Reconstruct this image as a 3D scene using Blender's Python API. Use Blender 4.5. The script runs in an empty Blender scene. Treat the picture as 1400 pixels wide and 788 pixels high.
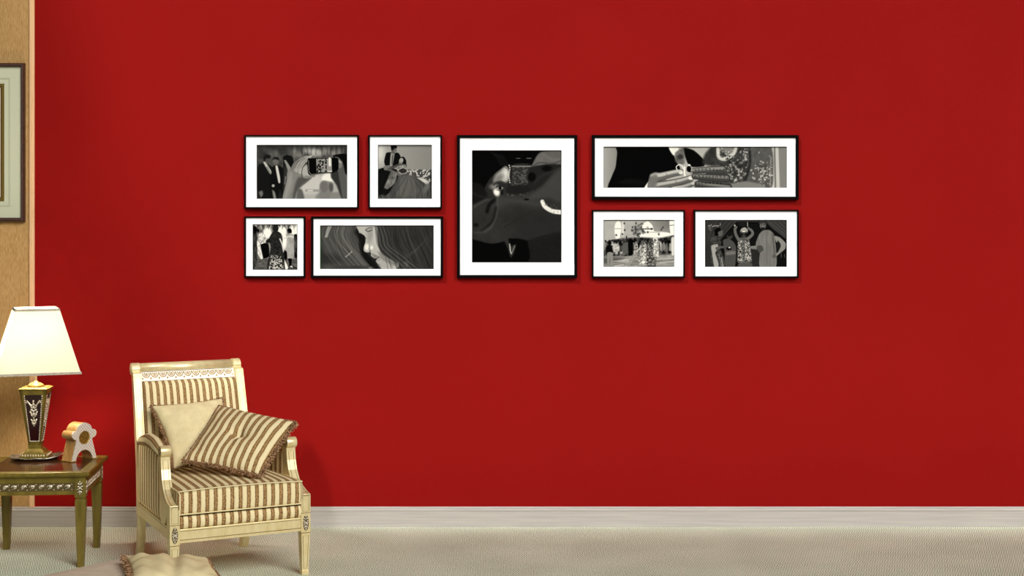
import bpy, bmesh, math, random
import numpy as np
from mathutils import Vector, Matrix
random.seed(7); RNG = np.random.default_rng(5)
C = bpy.context.scene.collection
S = bpy.context.scene
R = math.radians

# ------------------------------------------------------------------ camera, world, lights, exposure
F = 2142.0                                   # focal length in pixels of the 1400 x 788 frame
cam_d = bpy.data.cameras.new('camera'); cam = bpy.data.objects.new('camera', cam_d); C.objects.link(cam)
cam.location = (0, 0, 1.70); cam.rotation_euler = (R(90), 0, 0)
cam_d.sensor_width = 36; cam_d.lens = F/1400*36; cam_d.shift_y = -(394-293)/1400
S.camera = cam
S.view_settings.view_transform = 'Standard'; S.view_settings.look = 'None'
S.view_settings.gamma = 1; S.view_settings.use_curve_mapping = False
S.view_settings.exposure = 0.0
w = bpy.data.worlds.new('room_light'); S.world = w; w.use_nodes = True
w.node_tree.nodes['Background'].inputs[0].default_value = (1.0, 0.98, 0.95, 1)
w.node_tree.nodes['Background'].inputs[1].default_value = 0.08
def aim(o, d, xref=Vector((1, 0, 0))):       # point a lamp's -Z along d, its X axis as near xref as can be
    z = -Vector(d).normalized(); x = (xref - z*xref.dot(z)).normalized(); y = z.cross(x)
    o.rotation_euler = Matrix((x, y, z)).transposed().to_euler()
sun_d = bpy.data.lights.new('daylight_sun', 'SUN'); sun = bpy.data.objects.new('daylight_sun', sun_d); C.objects.link(sun)
sun_d.energy = 2.95; sun_d.angle = R(30); sun_d.color = (1, .98, .94); sun.location = (4, 0, 5)
aim(sun, (-.46, .75, -.52))
ar_d = bpy.data.lights.new('added_wall_beam', 'AREA'); ar = bpy.data.objects.new('added_wall_beam', ar_d); C.objects.link(ar)
ar_d.shape = 'RECTANGLE'; ar_d.size = 5.9; ar_d.size_y = 2.04; ar_d.spread = R(6); ar_d.energy = 32.0  # added unseen area light, narrow beam shaped to light the wall and miss the chair
ar.location = (-2.82, 3.5, 8.10); aim(ar, (.45, .55, -.70))

# ------------------------------------------------------------------ helpers
def lin(c):
    c = np.asarray(c, float)/255.0
    return np.where(c <= .04045, c/12.92, ((c+.055)/1.055)**2.4)
def L4(r, g, b): v = lin((r, g, b)); return (float(v[0]), float(v[1]), float(v[2]), 1.0)
def empty(name, label, cat, loc, rz=0, group=None):
    o = bpy.data.objects.new(name, None); C.objects.link(o); o.location = loc; o.rotation_euler = (0, 0, rz)
    o.empty_display_size = .05; o['label'] = label; o['category'] = cat
    if group: o['group'] = group
    return o
def obj(name, bm, m, parent=None, smooth=False, bevel=0, seg=2, sub=0, label=None, angle=40):
    me = bpy.data.meshes.new(name)
    if isinstance(bm, bmesh.types.BMesh):
        bmesh.ops.recalc_face_normals(bm, faces=bm.faces); bm.to_mesh(me); bm.free()
    else:
        me.from_pydata(bm[0], [], bm[1])
        if len(bm) > 2: a = me.attributes.new('st', 'FLOAT', 'POINT'); a.data.foreach_set('value', np.asarray(bm[2], 'f'))
    o = bpy.data.objects.new(name, me); C.objects.link(o); me.materials.append(m)
    if parent: o.parent = parent
    if smooth: me.polygons.foreach_set('use_smooth', [True]*len(me.polygons))
    if bevel:
        b = o.modifiers.new('bevel', 'BEVEL'); b.width = bevel; b.segments = seg; b.limit_method = 'ANGLE'; b.angle_limit = R(angle); b.harden_normals = False
    if sub: s = o.modifiers.new('sub', 'SUBSURF'); s.levels = s.render_levels = sub
    if label: o['label'] = label
    return o
def tag(o, label, cat, group=None):
    o['label'] = label; o['category'] = cat
    if group: o['group'] = group
    return o
def struct(o): o['kind'] = 'structure'; return o
def B(): return bmesh.new()
def box(bm, x0, x1, y0, y1, z0, z1):
    v = [bm.verts.new((x, y, z)) for x in (x0, x1) for y in (y0, y1) for z in (z0, z1)]
    for f in ((0, 1, 3, 2), (4, 6, 7, 5), (0, 4, 5, 1), (2, 3, 7, 6), (0, 2, 6, 4), (1, 5, 7, 3)): bm.faces.new([v[i] for i in f])
    return v
def frustum(bm, c0, s0, z0, c1, s1, z1):     # box with different bottom and top rectangles
    a = [bm.verts.new((c0[0]+i*s0[0]/2, c0[1]+j*s0[1]/2, z0)) for i, j in ((-1, -1), (1, -1), (1, 1), (-1, 1))]
    b = [bm.verts.new((c1[0]+i*s1[0]/2, c1[1]+j*s1[1]/2, z1)) for i, j in ((-1, -1), (1, -1), (1, 1), (-1, 1))]
    bm.faces.new(a[::-1]); bm.faces.new(b)
    for i in range(4): bm.faces.new((a[i], a[(i+1) % 4], b[(i+1) % 4], b[i]))
def prism(bm, pts, fn, a, b):                # polygon pts pushed from a to b; fn(p, q, t) -> xyz
    A = [bm.verts.new(fn(p, q, a)) for p, q in pts]; Bv = [bm.verts.new(fn(p, q, b)) for p, q in pts]
    bm.faces.new(A); bm.faces.new(Bv[::-1]); n = len(pts)
    for i in range(n): bm.faces.new((A[i], Bv[i], Bv[(i+1) % n], A[(i+1) % n]))
YZ = lambda p, q, t: (t, p, q)
XZ = lambda p, q, t: (p, t, q)
def tube(bm, path, r, n=8, closed=False):
    P = [Vector(p) for p in path]; m = len(P); rings = []
    up = Vector((0.13, 0.21, 1)).normalized()
    for i in range(m):
        a = P[(i-1) % m] if (closed or i) else P[0]; b = P[(i+1) % m] if (closed or i < m-1) else P[-1]
        t = (b-a).normalized(); s = t.cross(up)
        if s.length < 1e-3: s = t.cross(Vector((1, 0, 0)))
        s.normalize(); u = s.cross(t); rr = r[i] if hasattr(r, '__len__') else r
        rings.append([bm.verts.new(P[i]+(s*math.cos(k*2*math.pi/n)+u*math.sin(k*2*math.pi/n))*rr) for k in range(n)])
    for i in range(m if closed else m-1):
        p, q = rings[i], rings[(i+1) % m]
        for k in range(n): bm.faces.new((p[k], p[(k+1) % n], q[(k+1) % n], q[k]))
    if not closed: bm.faces.new(rings[0][::-1]); bm.faces.new(rings[-1])
def blob(bm, c, r, M=None, seg=8):           # ellipsoid
    T = Matrix.Translation(c) @ (M or Matrix.Identity(4)) @ Matrix.Diagonal((r[0], r[1], r[2], 1))
    bmesh.ops.create_uvsphere(bm, u_segments=seg, v_segments=max(4, seg//2+1), radius=1, matrix=T)
def lathe(bm, prof, c=(0, 0, 0), n=32):
    rings = []
    for r, z in prof:
        rings.append([bm.verts.new((c[0]+r*math.cos(2*math.pi*k/n), c[1]+r*math.sin(2*math.pi*k/n), c[2]+z)) for k in range(n)])
    for a, b in zip(rings, rings[1:]):
        for k in range(n): bm.faces.new((a[k], a[(k+1) % n], b[(k+1) % n], b[k]))
    bm.faces.new(rings[0][::-1]); bm.faces.new(rings[-1])
def grid(fn, nu, nv):                        # fn(u, v) with u, v in 0..1 -> (xyz, st)
    V, T, Fc = [], [], []
    for j in range(nv+1):
        for i in range(nu+1):
            p, t = fn(i/nu, j/nv); V.append(tuple(p)); T.append(t)
    for j in range(nv):
        for i in range(nu):
            a = j*(nu+1)+i; Fc.append((a, a+1, a+nu+2, a+nu+1))
    return V, Fc, T
def join(*gs):
    V, Fc, T = [], [], []
    for g in gs:
        o = len(V); V += g[0]; Fc += [tuple(i+o for i in f) for f in g[1]]; T += list(g[2])
    return V, Fc, T

# ------------------------------------------------------------------ materials
def mat(name, col, rough=.6, metal=0, spec=.5, **k):
    m = bpy.data.materials.new(name); m.use_nodes = True; b = m.node_tree.nodes['Principled BSDF']
    b.inputs['Base Color'].default_value = col; b.inputs['Roughness'].default_value = rough
    b.inputs['Metallic'].default_value = metal; b.inputs['Specular IOR Level'].default_value = spec
    return m
def nn(m, t, **k):
    n = m.node_tree.nodes.new(t)
    for a, v in k.items():
        if hasattr(n, a): setattr(n, a, v)
        else: n.inputs[a.replace('_', ' ')].default_value = v
    return n
def lk(m, a, b): m.node_tree.links.new(a, b)
def coords(m, scale=(1, 1, 1), rot=(0, 0, 0)):
    t = nn(m, 'ShaderNodeTexCoord'); mp = nn(m, 'ShaderNodeMapping'); mp.inputs['Scale'].default_value = scale; mp.inputs['Rotation'].default_value = rot
    lk(m, t.outputs['Object'], mp.inputs['Vector']); return mp.outputs[0]
def ramp(m, fac, stops, interp='LINEAR'):
    r = nn(m, 'ShaderNodeValToRGB'); r.color_ramp.interpolation = interp; e = r.color_ramp.elements
    while len(e) < len(stops): e.new(.5)
    for i, (p, c) in enumerate(stops): e[i].position = p; e[i].color = c
    lk(m, fac, r.inputs[0]); return r.outputs[0]
def bump(m, h, strength=.3, dist=.002):
    b = nn(m, 'ShaderNodeBump'); b.inputs['Strength'].default_value = strength; b.inputs['Distance'].default_value = dist
    lk(m, h, b.inputs['Height']); lk(m, b.outputs[0], m.node_tree.nodes['Principled BSDF'].inputs['Normal'])
def base(m, c): lk(m, c, m.node_tree.nodes['Principled BSDF'].inputs['Base Color'])
def noisy(name, c1, c2, scale, rough=.6, metal=0, stretch=(1, 1, 1), bs=0, lo=.35, hi=.65, spec=.5, detail=4):
    m = mat(name, c1, rough, metal, spec)
    n = nn(m, 'ShaderNodeTexNoise'); n.inputs['Scale'].default_value = scale; n.inputs['Detail'].default_value = detail
    lk(m, coords(m, stretch), n.inputs['Vector'])
    base(m, ramp(m, n.outputs[0], [(lo, c1), (hi, c2)]))
    if bs: bump(m, n.outputs[0], bs)
    return m
M = {}
M['red'] = noisy('red_wall_paint', (.243, .0048, .0038, 1), (.250, .0052, .0042, 1), 3, rough=.8, spec=.06)
M['tan'] = noisy('tan_wallpaper', L4(164, 124, 72), L4(194, 157, 106), 55, rough=.8, stretch=(9, 1, .7), bs=.12, spec=.1)
M['trimwood'] = noisy('pale_trim', L4(226, 178, 128), L4(236, 192, 146), 30, rough=.5, stretch=(6, 1, .3))
M['baseboard'] = noisy('baseboard_paint', L4(175, 169, 163), L4(187, 181, 175), 6, rough=.5, stretch=(.4, 1, 14))
# carpet: fine flat herringbone of pale and dark yarns
def carpet():
    m = mat('woven_carpet', L4(180, 174, 148), .95, 0, .1); tc = nn(m, 'ShaderNodeTexCoord')
    sx = nn(m, 'ShaderNodeSeparateXYZ'); lk(m, tc.outputs['Object'], sx.inputs[0])
    def mth(op, a, b=None):
        n = nn(m, 'ShaderNodeMath', operation=op)
        for i, v in enumerate((a, b)):
            if v is None: continue
            if isinstance(v, (int, float)): n.inputs[i].default_value = v
            else: lk(m, v, n.inputs[i])
        return n.outputs[0]
    zig = mth('PINGPONG', sx.outputs[1], .05)                        # zig-zag along the depth
    ph = mth('ADD', mth('MULTIPLY', sx.outputs[0], 520), mth('MULTIPLY', zig, 620))
    wv = mth('SINE', ph); wv2 = mth('SINE', mth('MULTIPLY', sx.outputs[1], 430))
    n1 = nn(m, 'ShaderNodeTexNoise'); n1.inputs['Scale'].default_value = 160; n1.inputs['Detail'].default_value = 3; lk(m, tc.outputs['Object'], n1.inputs['Vector'])
    n2 = nn(m, 'ShaderNodeTexNoise'); n2.inputs['Scale'].default_value = 2.2; n2.inputs['Detail'].default_value = 2; lk(m, tc.outputs['Object'], n2.inputs['Vector'])
    h = mth('ADD', mth('MULTIPLY', mth('MULTIPLY', wv, wv2), .24), mth('MULTIPLY', n1.outputs[0], .9))
    h = mth('ADD', h, mth('MULTIPLY', n2.outputs[0], .14))
    base(m, ramp(m, h, [(.29, L4(64, 78, 58)), (.5, L4(214, 221, 192)), (.78, L4(255, 255, 238))]))
    bump(m, h, .35, .003); return m
M['carpet'] = carpet()
M['black'] = mat('black_lacquer_frame', (.0015, .0015, .0015, 1), .5, 0, .05)
M['mat'] = mat('white_mat_board', (.95, .95, .95, 1), .9, 0, .1)
M['champagne'] = noisy('champagne_gilt_paint', L4(226, 206, 150), L4(240, 224, 176), 40, rough=.33, metal=.38, lo=.3, hi=.7, stretch=(1, 1, .4))
M['groove'] = mat('dark_antiquing_line', L4(104, 84, 48), .6)
M['cream_gilt'] = mat('pale_gilt', L4(244, 238, 222), .4, .15)
M['antique_gold'] = noisy('antique_gold', L4(214, 176, 92), L4(120, 88, 36), 260, rough=.3, metal=.6)
M['silver_gilt'] = noisy('silver_gilt_carving', L4(250, 244, 226), L4(140, 108, 50), 260, rough=.28, metal=.55, lo=.45, hi=.62)
M['olive_gilt'] = noisy('olive_gilt_paint', L4(100, 86, 26), L4(130, 112, 42), 30, rough=.36, metal=.3, stretch=(1, 1, .25), lo=.3, hi=.7)
M['inlay'] = noisy('dark_walnut_inlay', L4(48, 28, 16), L4(84, 50, 26), 30, rough=.16, stretch=(.4, 5, 1))
M['burgundy'] = mat('dark_burgundy_enamel', L4(38, 8, 10), .2)
M['cream'] = noisy('cream_cotton', L4(226, 209, 160), L4(233, 217, 170), 40, rough=.85, bs=.06, spec=.2)
M['taupe'] = noisy('taupe_suede', L4(206, 190, 168), L4(216, 200, 178), 30, rough=.95, bs=.15, spec=.1)
M['fringe'] = noisy('brown_fringe', L4(62, 36, 22), L4(206, 164, 122), 230, rough=.9, lo=.42, hi=.60, spec=.1)
M['silver'] = noisy('pewter_tray', L4(214, 214, 200), L4(130, 134, 118), 90, rough=.28, metal=.75)
M['tanbox'] = noisy('gilt_wood_side', L4(206, 160, 96), L4(182, 134, 70), 60, rough=.35, metal=.25)
M['white_metal'] = mat('white_enamel_rod', L4(236, 232, 222), .3)
M['braid'] = noisy('woven_braid', L4(120, 112, 94), L4(214, 208, 190), 500, rough=.8, lo=.42, hi=.58)
M['dark_wood'] = noisy('dark_carved_wood', L4(44, 22, 16), L4(78, 42, 28), 120, rough=.4)
M['sage_mat'] = mat('sage_grey_mat', L4(196, 198, 172), .9, 0, .1)
M['sage_line'] = mat('grey_ruled_line', L4(150, 150, 122), .9)
M['gold_band'] = mat('olive_gold_fillet', L4(120, 98, 40), .4, .4)
M['paper'] = noisy('cream_print_paper', L4(238, 236, 220), L4(226, 222, 198), 12, rough=.9)
M['dial'] = noisy('brass_dial', L4(168, 136, 58), L4(120, 96, 40), 80, rough=.3, metal=.6)
M['dark_ground'] = mat('dark_olive_carving_ground', L4(84, 68, 28), .6, .2)
M['dark_void'] = mat('dark_lining', L4(40, 24, 14), .8)
M['white_panel'] = None
def stripe_mat(period):
    m = mat('striped_chenille', (1, 1, 1, 1), .9, 0, .12)
    at = nn(m, 'ShaderNodeAttribute'); at.attribute_name = 'st'
    n = nn(m, 'ShaderNodeTexNoise'); n.inputs['Scale'].default_value = 330; n.inputs['Detail'].default_value = 2; lk(m, coords(m), n.inputs['Vector'])
    n2 = nn(m, 'ShaderNodeTexNoise'); n2.inputs['Scale'].default_value = 240; n2.inputs['Detail'].default_value = 2; lk(m, coords(m, (1, 1, .6)), n2.inputs['Vector'])
    def mth(op, a, b=None):
        q = nn(m, 'ShaderNodeMath', operation=op)
        for i, v in enumerate((a, b)):
            if v is None: continue
            if isinstance(v, (int, float)): q.inputs[i].default_value = v
            else: lk(m, v, q.inputs[i])
        return q.outputs[0]
    x = mth('FRACT', mth('DIVIDE', at.outputs['Fac'], period))
    x = mth('ADD', x, mth('MULTIPLY', mth('SUBTRACT', n.outputs[0], .5), .16))
    cr, cr2 = L4(236, 220, 176), L4(222, 202, 152)
    br, br2 = L4(104, 74, 38), L4(184, 146, 98)
    c1 = ramp(m, x, [(.0, cr2), (.10, cr), (.40, cr), (.50, cr2), (.54, br), (.64, br2), (.82, br2), (.93, br), (.97, cr2)])
    c2 = ramp(m, n2.outputs[0], [(.38, (.42, .38, .34, 1)), (.58, (1, 1, 1, 1))])
    msk = ramp(m, x, [(.50, (0, 0, 0, 1)), (.55, (1, 1, 1, 1)), (.93, (1, 1, 1, 1)), (.97, (0, 0, 0, 1))])
    mx = nn(m, 'ShaderNodeMix', data_type='RGBA', blend_type='MULTIPLY'); lk(m, msk, mx.inputs[0]); lk(m, c1, mx.inputs[6]); lk(m, c2, mx.inputs[7])
    base(m, mx.outputs[2])
    hh = mth('ADD', mth('MULTIPLY', msk, .5), mth('MULTIPLY', mth('MULTIPLY', n2.outputs[0], msk), .6)); bump(m, hh, .5, .002)
    return m
PER = .0394
M['stripe'] = stripe_mat(PER)
def lattice_mat():
    m = mat('ivory_lattice_fretwork', L4(240, 236, 226), .35, .1)
    v = coords(m, (1, 1, 1)); s = nn(m, 'ShaderNodeSeparateXYZ'); lk(m, v, s.inputs[0])
    def mth(op, a, b):
        q = nn(m, 'ShaderNodeMath', operation=op)
        for i, t in enumerate((a, b)):
            if isinstance(t, (int, float)): q.inputs[i].default_value = t
            else: lk(m, t, q.inputs[i])
        return q.outputs[0]
    a = mth('PINGPONG', mth('ADD', s.outputs[0], s.outputs[2]), .0085); b = mth('PINGPONG', mth('SUBTRACT', s.outputs[0], s.outputs[2]), .0085)
    mn = mth('MINIMUM', a, b)
    base(m, ramp(m, mth('MULTIPLY', mn, 120), [(.14, L4(250, 247, 240)), (.28, L4(128, 108, 80)), (.7, L4(214, 204, 186)), (.9, L4(160, 142, 114))]))
    return m
M['lattice'] = lattice_mat()
def shade_mat():
    m = bpy.data.materials.new('lit_ivory_lampshade'); m.use_nodes = True; t = m.node_tree; t.nodes.clear()
    o = t.nodes.new('ShaderNodeOutputMaterial'); d = t.nodes.new('ShaderNodeBsdfDiffuse'); tr = t.nodes.new('ShaderNodeBsdfTranslucent'); mx = t.nodes.new('ShaderNodeMixShader')
    d.inputs[0].default_value = (.9, .87, .78, 1); tr.inputs[0].default_value = (.95, .88, .76, 1); mx.inputs[0].default_value = .55
    t.links.new(d.outputs[0], mx.inputs[1]); t.links.new(tr.outputs[0], mx.inputs[2]); t.links.new(mx.outputs[0], o.inputs[0]); return m
M['shade'] = shade_mat()

# ------------------------------------------------------------------ the setting
WY = 8.52                                     # plane of the wall
def WX(px): return (px-700)*WY/F              # photo column -> metres on the wall
def WZ(py): return 1.70-(py-293)*WY/F
bm = B(); box(bm, -6.0, 6.0, -2.0, WY+.1, -.06, 0); struct(obj('floor', bm, M['carpet']))
XT = WX(47.5)
bm = B(); box(bm, XT-.004, 6.0, WY, WY+.12, 0, 3.7); struct(obj('wall_back', bm, M['red']))
bm = B(); box(bm, -6.0, XT-.004, WY-.004, WY+.12, 0, 3.7); struct(obj('wall_left', bm, M['tan']))
bm = B(); prism(bm, [(XT-.028, WY-.004), (XT-.028, WY-.012), (XT-.022, WY-.016), (XT-.006, WY-.016), (XT, WY-.011), (XT, WY+.01), (XT-.028, WY+.01)], lambda p, q, t: (p, q, t), .109, 3.7)
struct(obj('trim_1', bm, M['trimwood']))
prof = [(WY+.01, 0), (WY-.014, 0), (WY-.014, .084), (WY-.016, .086), (WY-.017, .093), (WY-.012, .097), (WY-.0125, .104), (WY-.008, .109), (WY+.01, .109)]
bm = B(); prism(bm, prof, YZ, -6.0, 6.0); struct(obj('baseboard_back', bm, M['baseboard']))

# ------------------------------------------------------------------ painting the black and white prints (numpy raster -> vertex colours)
class Canvas:
    """a flat grey picture; coordinates are those of an enlarged view: origin (ox, oy), size (w, h)"""
    def __init__(s, x0, y0, x1, y1, n, bg=.5):
        s.x0, s.y0, s.w, s.h = x0, y0, x1-x0, y1-y0
        s.nx = n; s.ny = int(round(n*s.h/s.w)); s.k = s.nx/s.w
        s.X, s.Y = np.meshgrid(x0+(np.arange(s.nx)+.5)/s.k, y0+(np.arange(s.ny)+.5)/s.k)
        s.A = np.full((s.ny, s.nx), float(bg))
    def mix(s, m, v): s.A = s.A*(1-m)+v*m
    def sd_poly(s, P):
        P = np.asarray(P, float); d = np.full(s.X.shape, 1e9); ins = np.zeros(s.X.shape, bool)
        for i in range(len(P)):
            a, b = P[i], P[(i+1) % len(P)]; e = b-a; l = max(e@e, 1e-9)
            t = np.clip(((s.X-a[0])*e[0]+(s.Y-a[1])*e[1])/l, 0, 1)
            d = np.minimum(d, np.hypot(s.X-a[0]-t*e[0], s.Y-a[1]-t*e[1]))
            c = ((a[1] > s.Y) != (b[1] > s.Y)); xx = (b[0]-a[0])*(s.Y-a[1])/((b[1]-a[1]) or 1e-9)+a[0]
            ins ^= c & (s.X < xx)
        return np.where(ins, -d, d)
    def cov(s, d, soft): return np.clip(.5-d/(2*max(soft, .5/s.k)), 0, 1)
    def poly(s, P, v, soft=0, al=1, tex=None, smooth=2):
        P = np.asarray(P, float)
        if smooth:                            # smooth the outline through its own points
            p0, p2, p3 = np.roll(P, 1, 0), np.roll(P, -1, 0), np.roll(P, -2, 0); Q = []
            for t in (0, .25, .5, .75): Q.append(P+(p2-P)*t+.6*(.5*((p2-p0)*t+(2*p0-5*P+4*p2-p3)*t*t+(3*P-p0-3*p2+p3)*t**3)-(p2-P)*t))
            P = np.stack(Q, 1).reshape(-1, 2)
        m = s.cov(s.sd_poly(P), soft)*al
        s.mix(m, v if tex is None else v+tex*(m > 0)); return m
    def ell(s, cx, cy, rx, ry, v, soft=0, ang=0, al=1, tex=None):
        c, q = math.cos(R(ang)), math.sin(R(ang)); dx, dy = s.X-cx, s.Y-cy
        u, t = (dx*c+dy*q)/rx, (-dx*q+dy*c)/ry; d = (np.hypot(u, t)-1)*min(rx, ry)
        s.mix(s.cov(d, soft)*al, v if tex is None else v+tex)
    def line(s, P, wd, v, soft=0, al=1):
        P = np.asarray(P, float); d = np.full(s.X.shape, 1e9)
        W0, W1 = wd if hasattr(wd, '__len__') else (wd, wd); n = len(P)-1
        for i in range(n):
            a, b = P[i], P[i+1]; e = b-a; l = max(e@e, 1e-9)
            t = np.clip(((s.X-a[0])*e[0]+(s.Y-a[1])*e[1])/l, 0, 1)
            ww = W0+(W1-W0)*(i+t)/n
            d = np.minimum(d, np.hypot(s.X-a[0]-t*e[0], s.Y-a[1]-t*e[1])-ww/2)
        s.mix(s.cov(d, soft)*al, v)
    def curve(s, P, wd, v, soft=0, al=1):
        P = [np.asarray(p, float) for p in P]; out = []
        for i in range(len(P)-1):
            p0, p1, p2, p3 = P[max(i-1, 0)], P[i], P[i+1], P[min(i+2, len(P)-1)]
            for t in np.linspace(0, 1, 7)[:-1]:
                out.append(.5*(2*p1+(p2-p0)*t+(2*p0-5*p1+4*p2-p3)*t*t+(3*p1-p0-3*p2+p3)*t**3))
        s.line(out+[P[-1]], wd, v, soft, al)
    def noise(s, sx, sy=None, seed=0, oct=3):
        sy = sy or sx; r = np.random.default_rng(seed); out = np.zeros(s.X.shape); amp = 1; tot = 0
        for _ in range(oct):
            gx, gy = int(s.w/sx)+3, int(s.h/sy)+3; g = r.uniform(-1, 1, (gy, gx))
            u, t = (s.X-s.x0)/sx, (s.Y-s.y0)/sy; i, j = u.astype(int), t.astype(int); fu, ft = u-i, t-j
            fu = fu*fu*(3-2*fu); ft = ft*ft*(3-2*ft); i = np.clip(i, 0, gx-2); j = np.clip(j, 0, gy-2)
            out += amp*((g[j, i]*(1-fu)+g[j, i+1]*fu)*(1-ft)+(g[j+1, i]*(1-fu)+g[j+1, i+1]*fu)*ft)
            tot += amp; amp *= .55; sx /= 2; sy /= 2
        return out/tot
    def edge(s, v=.05, wd=4, sides='lrtb'):   # dark band along the chosen sides of the picture
        for c, d in (('l', s.X-s.x0), ('r', s.x0+s.w-s.X), ('t', s.Y-s.y0), ('b', s.y0+s.h-s.Y)):
            if c in sides: s.mix(np.clip(1.2-d/wd, 0, 1), v)

def print_mesh(name, cv, x0, x1, z0, z1, y, parent, tint=(1, .985, .94), green=False):
    nx, ny = cv.nx, cv.ny
    xs = np.linspace(x0, x1, nx+1); zs = np.linspace(z1, z0, ny+1)
    Xg, Zg = np.meshgrid(xs, zs); co = np.stack([Xg, np.full_like(Xg, y), Zg], -1).reshape(-1, 3)
    j, i = np.mgrid[0:ny, 0:nx]; a = j*(nx+1)+i
    fc = np.stack([a, a+nx+1, a+nx+2, a+1], -1).reshape(-1, 4)
    me = bpy.data.meshes.new(name); me.vertices.add(len(co)); me.vertices.foreach_set('co', co.ravel())
    me.loops.add(fc.size); me.loops.foreach_set('vertex_index', fc.ravel().astype('i'))
    me.polygons.add(len(fc)); me.polygons.foreach_set('loop_start', np.arange(0, fc.size, 4, dtype='i'))
    me.update(calc_edges=True)
    g = np.clip((np.clip(cv.A, 0, 1)-.055)/.92, 0, 1)**1.10*255; rgb = np.stack([lin(g*t)*.76 for t in tint], -1)
    if green: rgb[:, :max(2, nx//110)] = lin((20, 70, 20))
    col = np.ones((ny*nx, 4, 4)); col[:, :, :3] = rgb.reshape(-1, 1, 3)
    at = me.color_attributes.new('ink', 'FLOAT_COLOR', 'CORNER'); at.data.foreach_set('color', col.ravel().astype('f'))
    m = bpy.data.materials.get('photographic_print')
    if not m:
        m = mat('photographic_print', (1, 1, 1, 1), .8, 0, .04); q = nn(m, 'ShaderNodeAttribute'); q.attribute_name = 'ink'; base(m, q.outputs['Color'])
    o = bpy.data.objects.new('print', me); C.objects.link(o); me.materials.append(m); o.parent = parent; return o

def scurve(c, a): c.A = np.clip(.5+(c.A-.5)*a, 0, 1)

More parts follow.
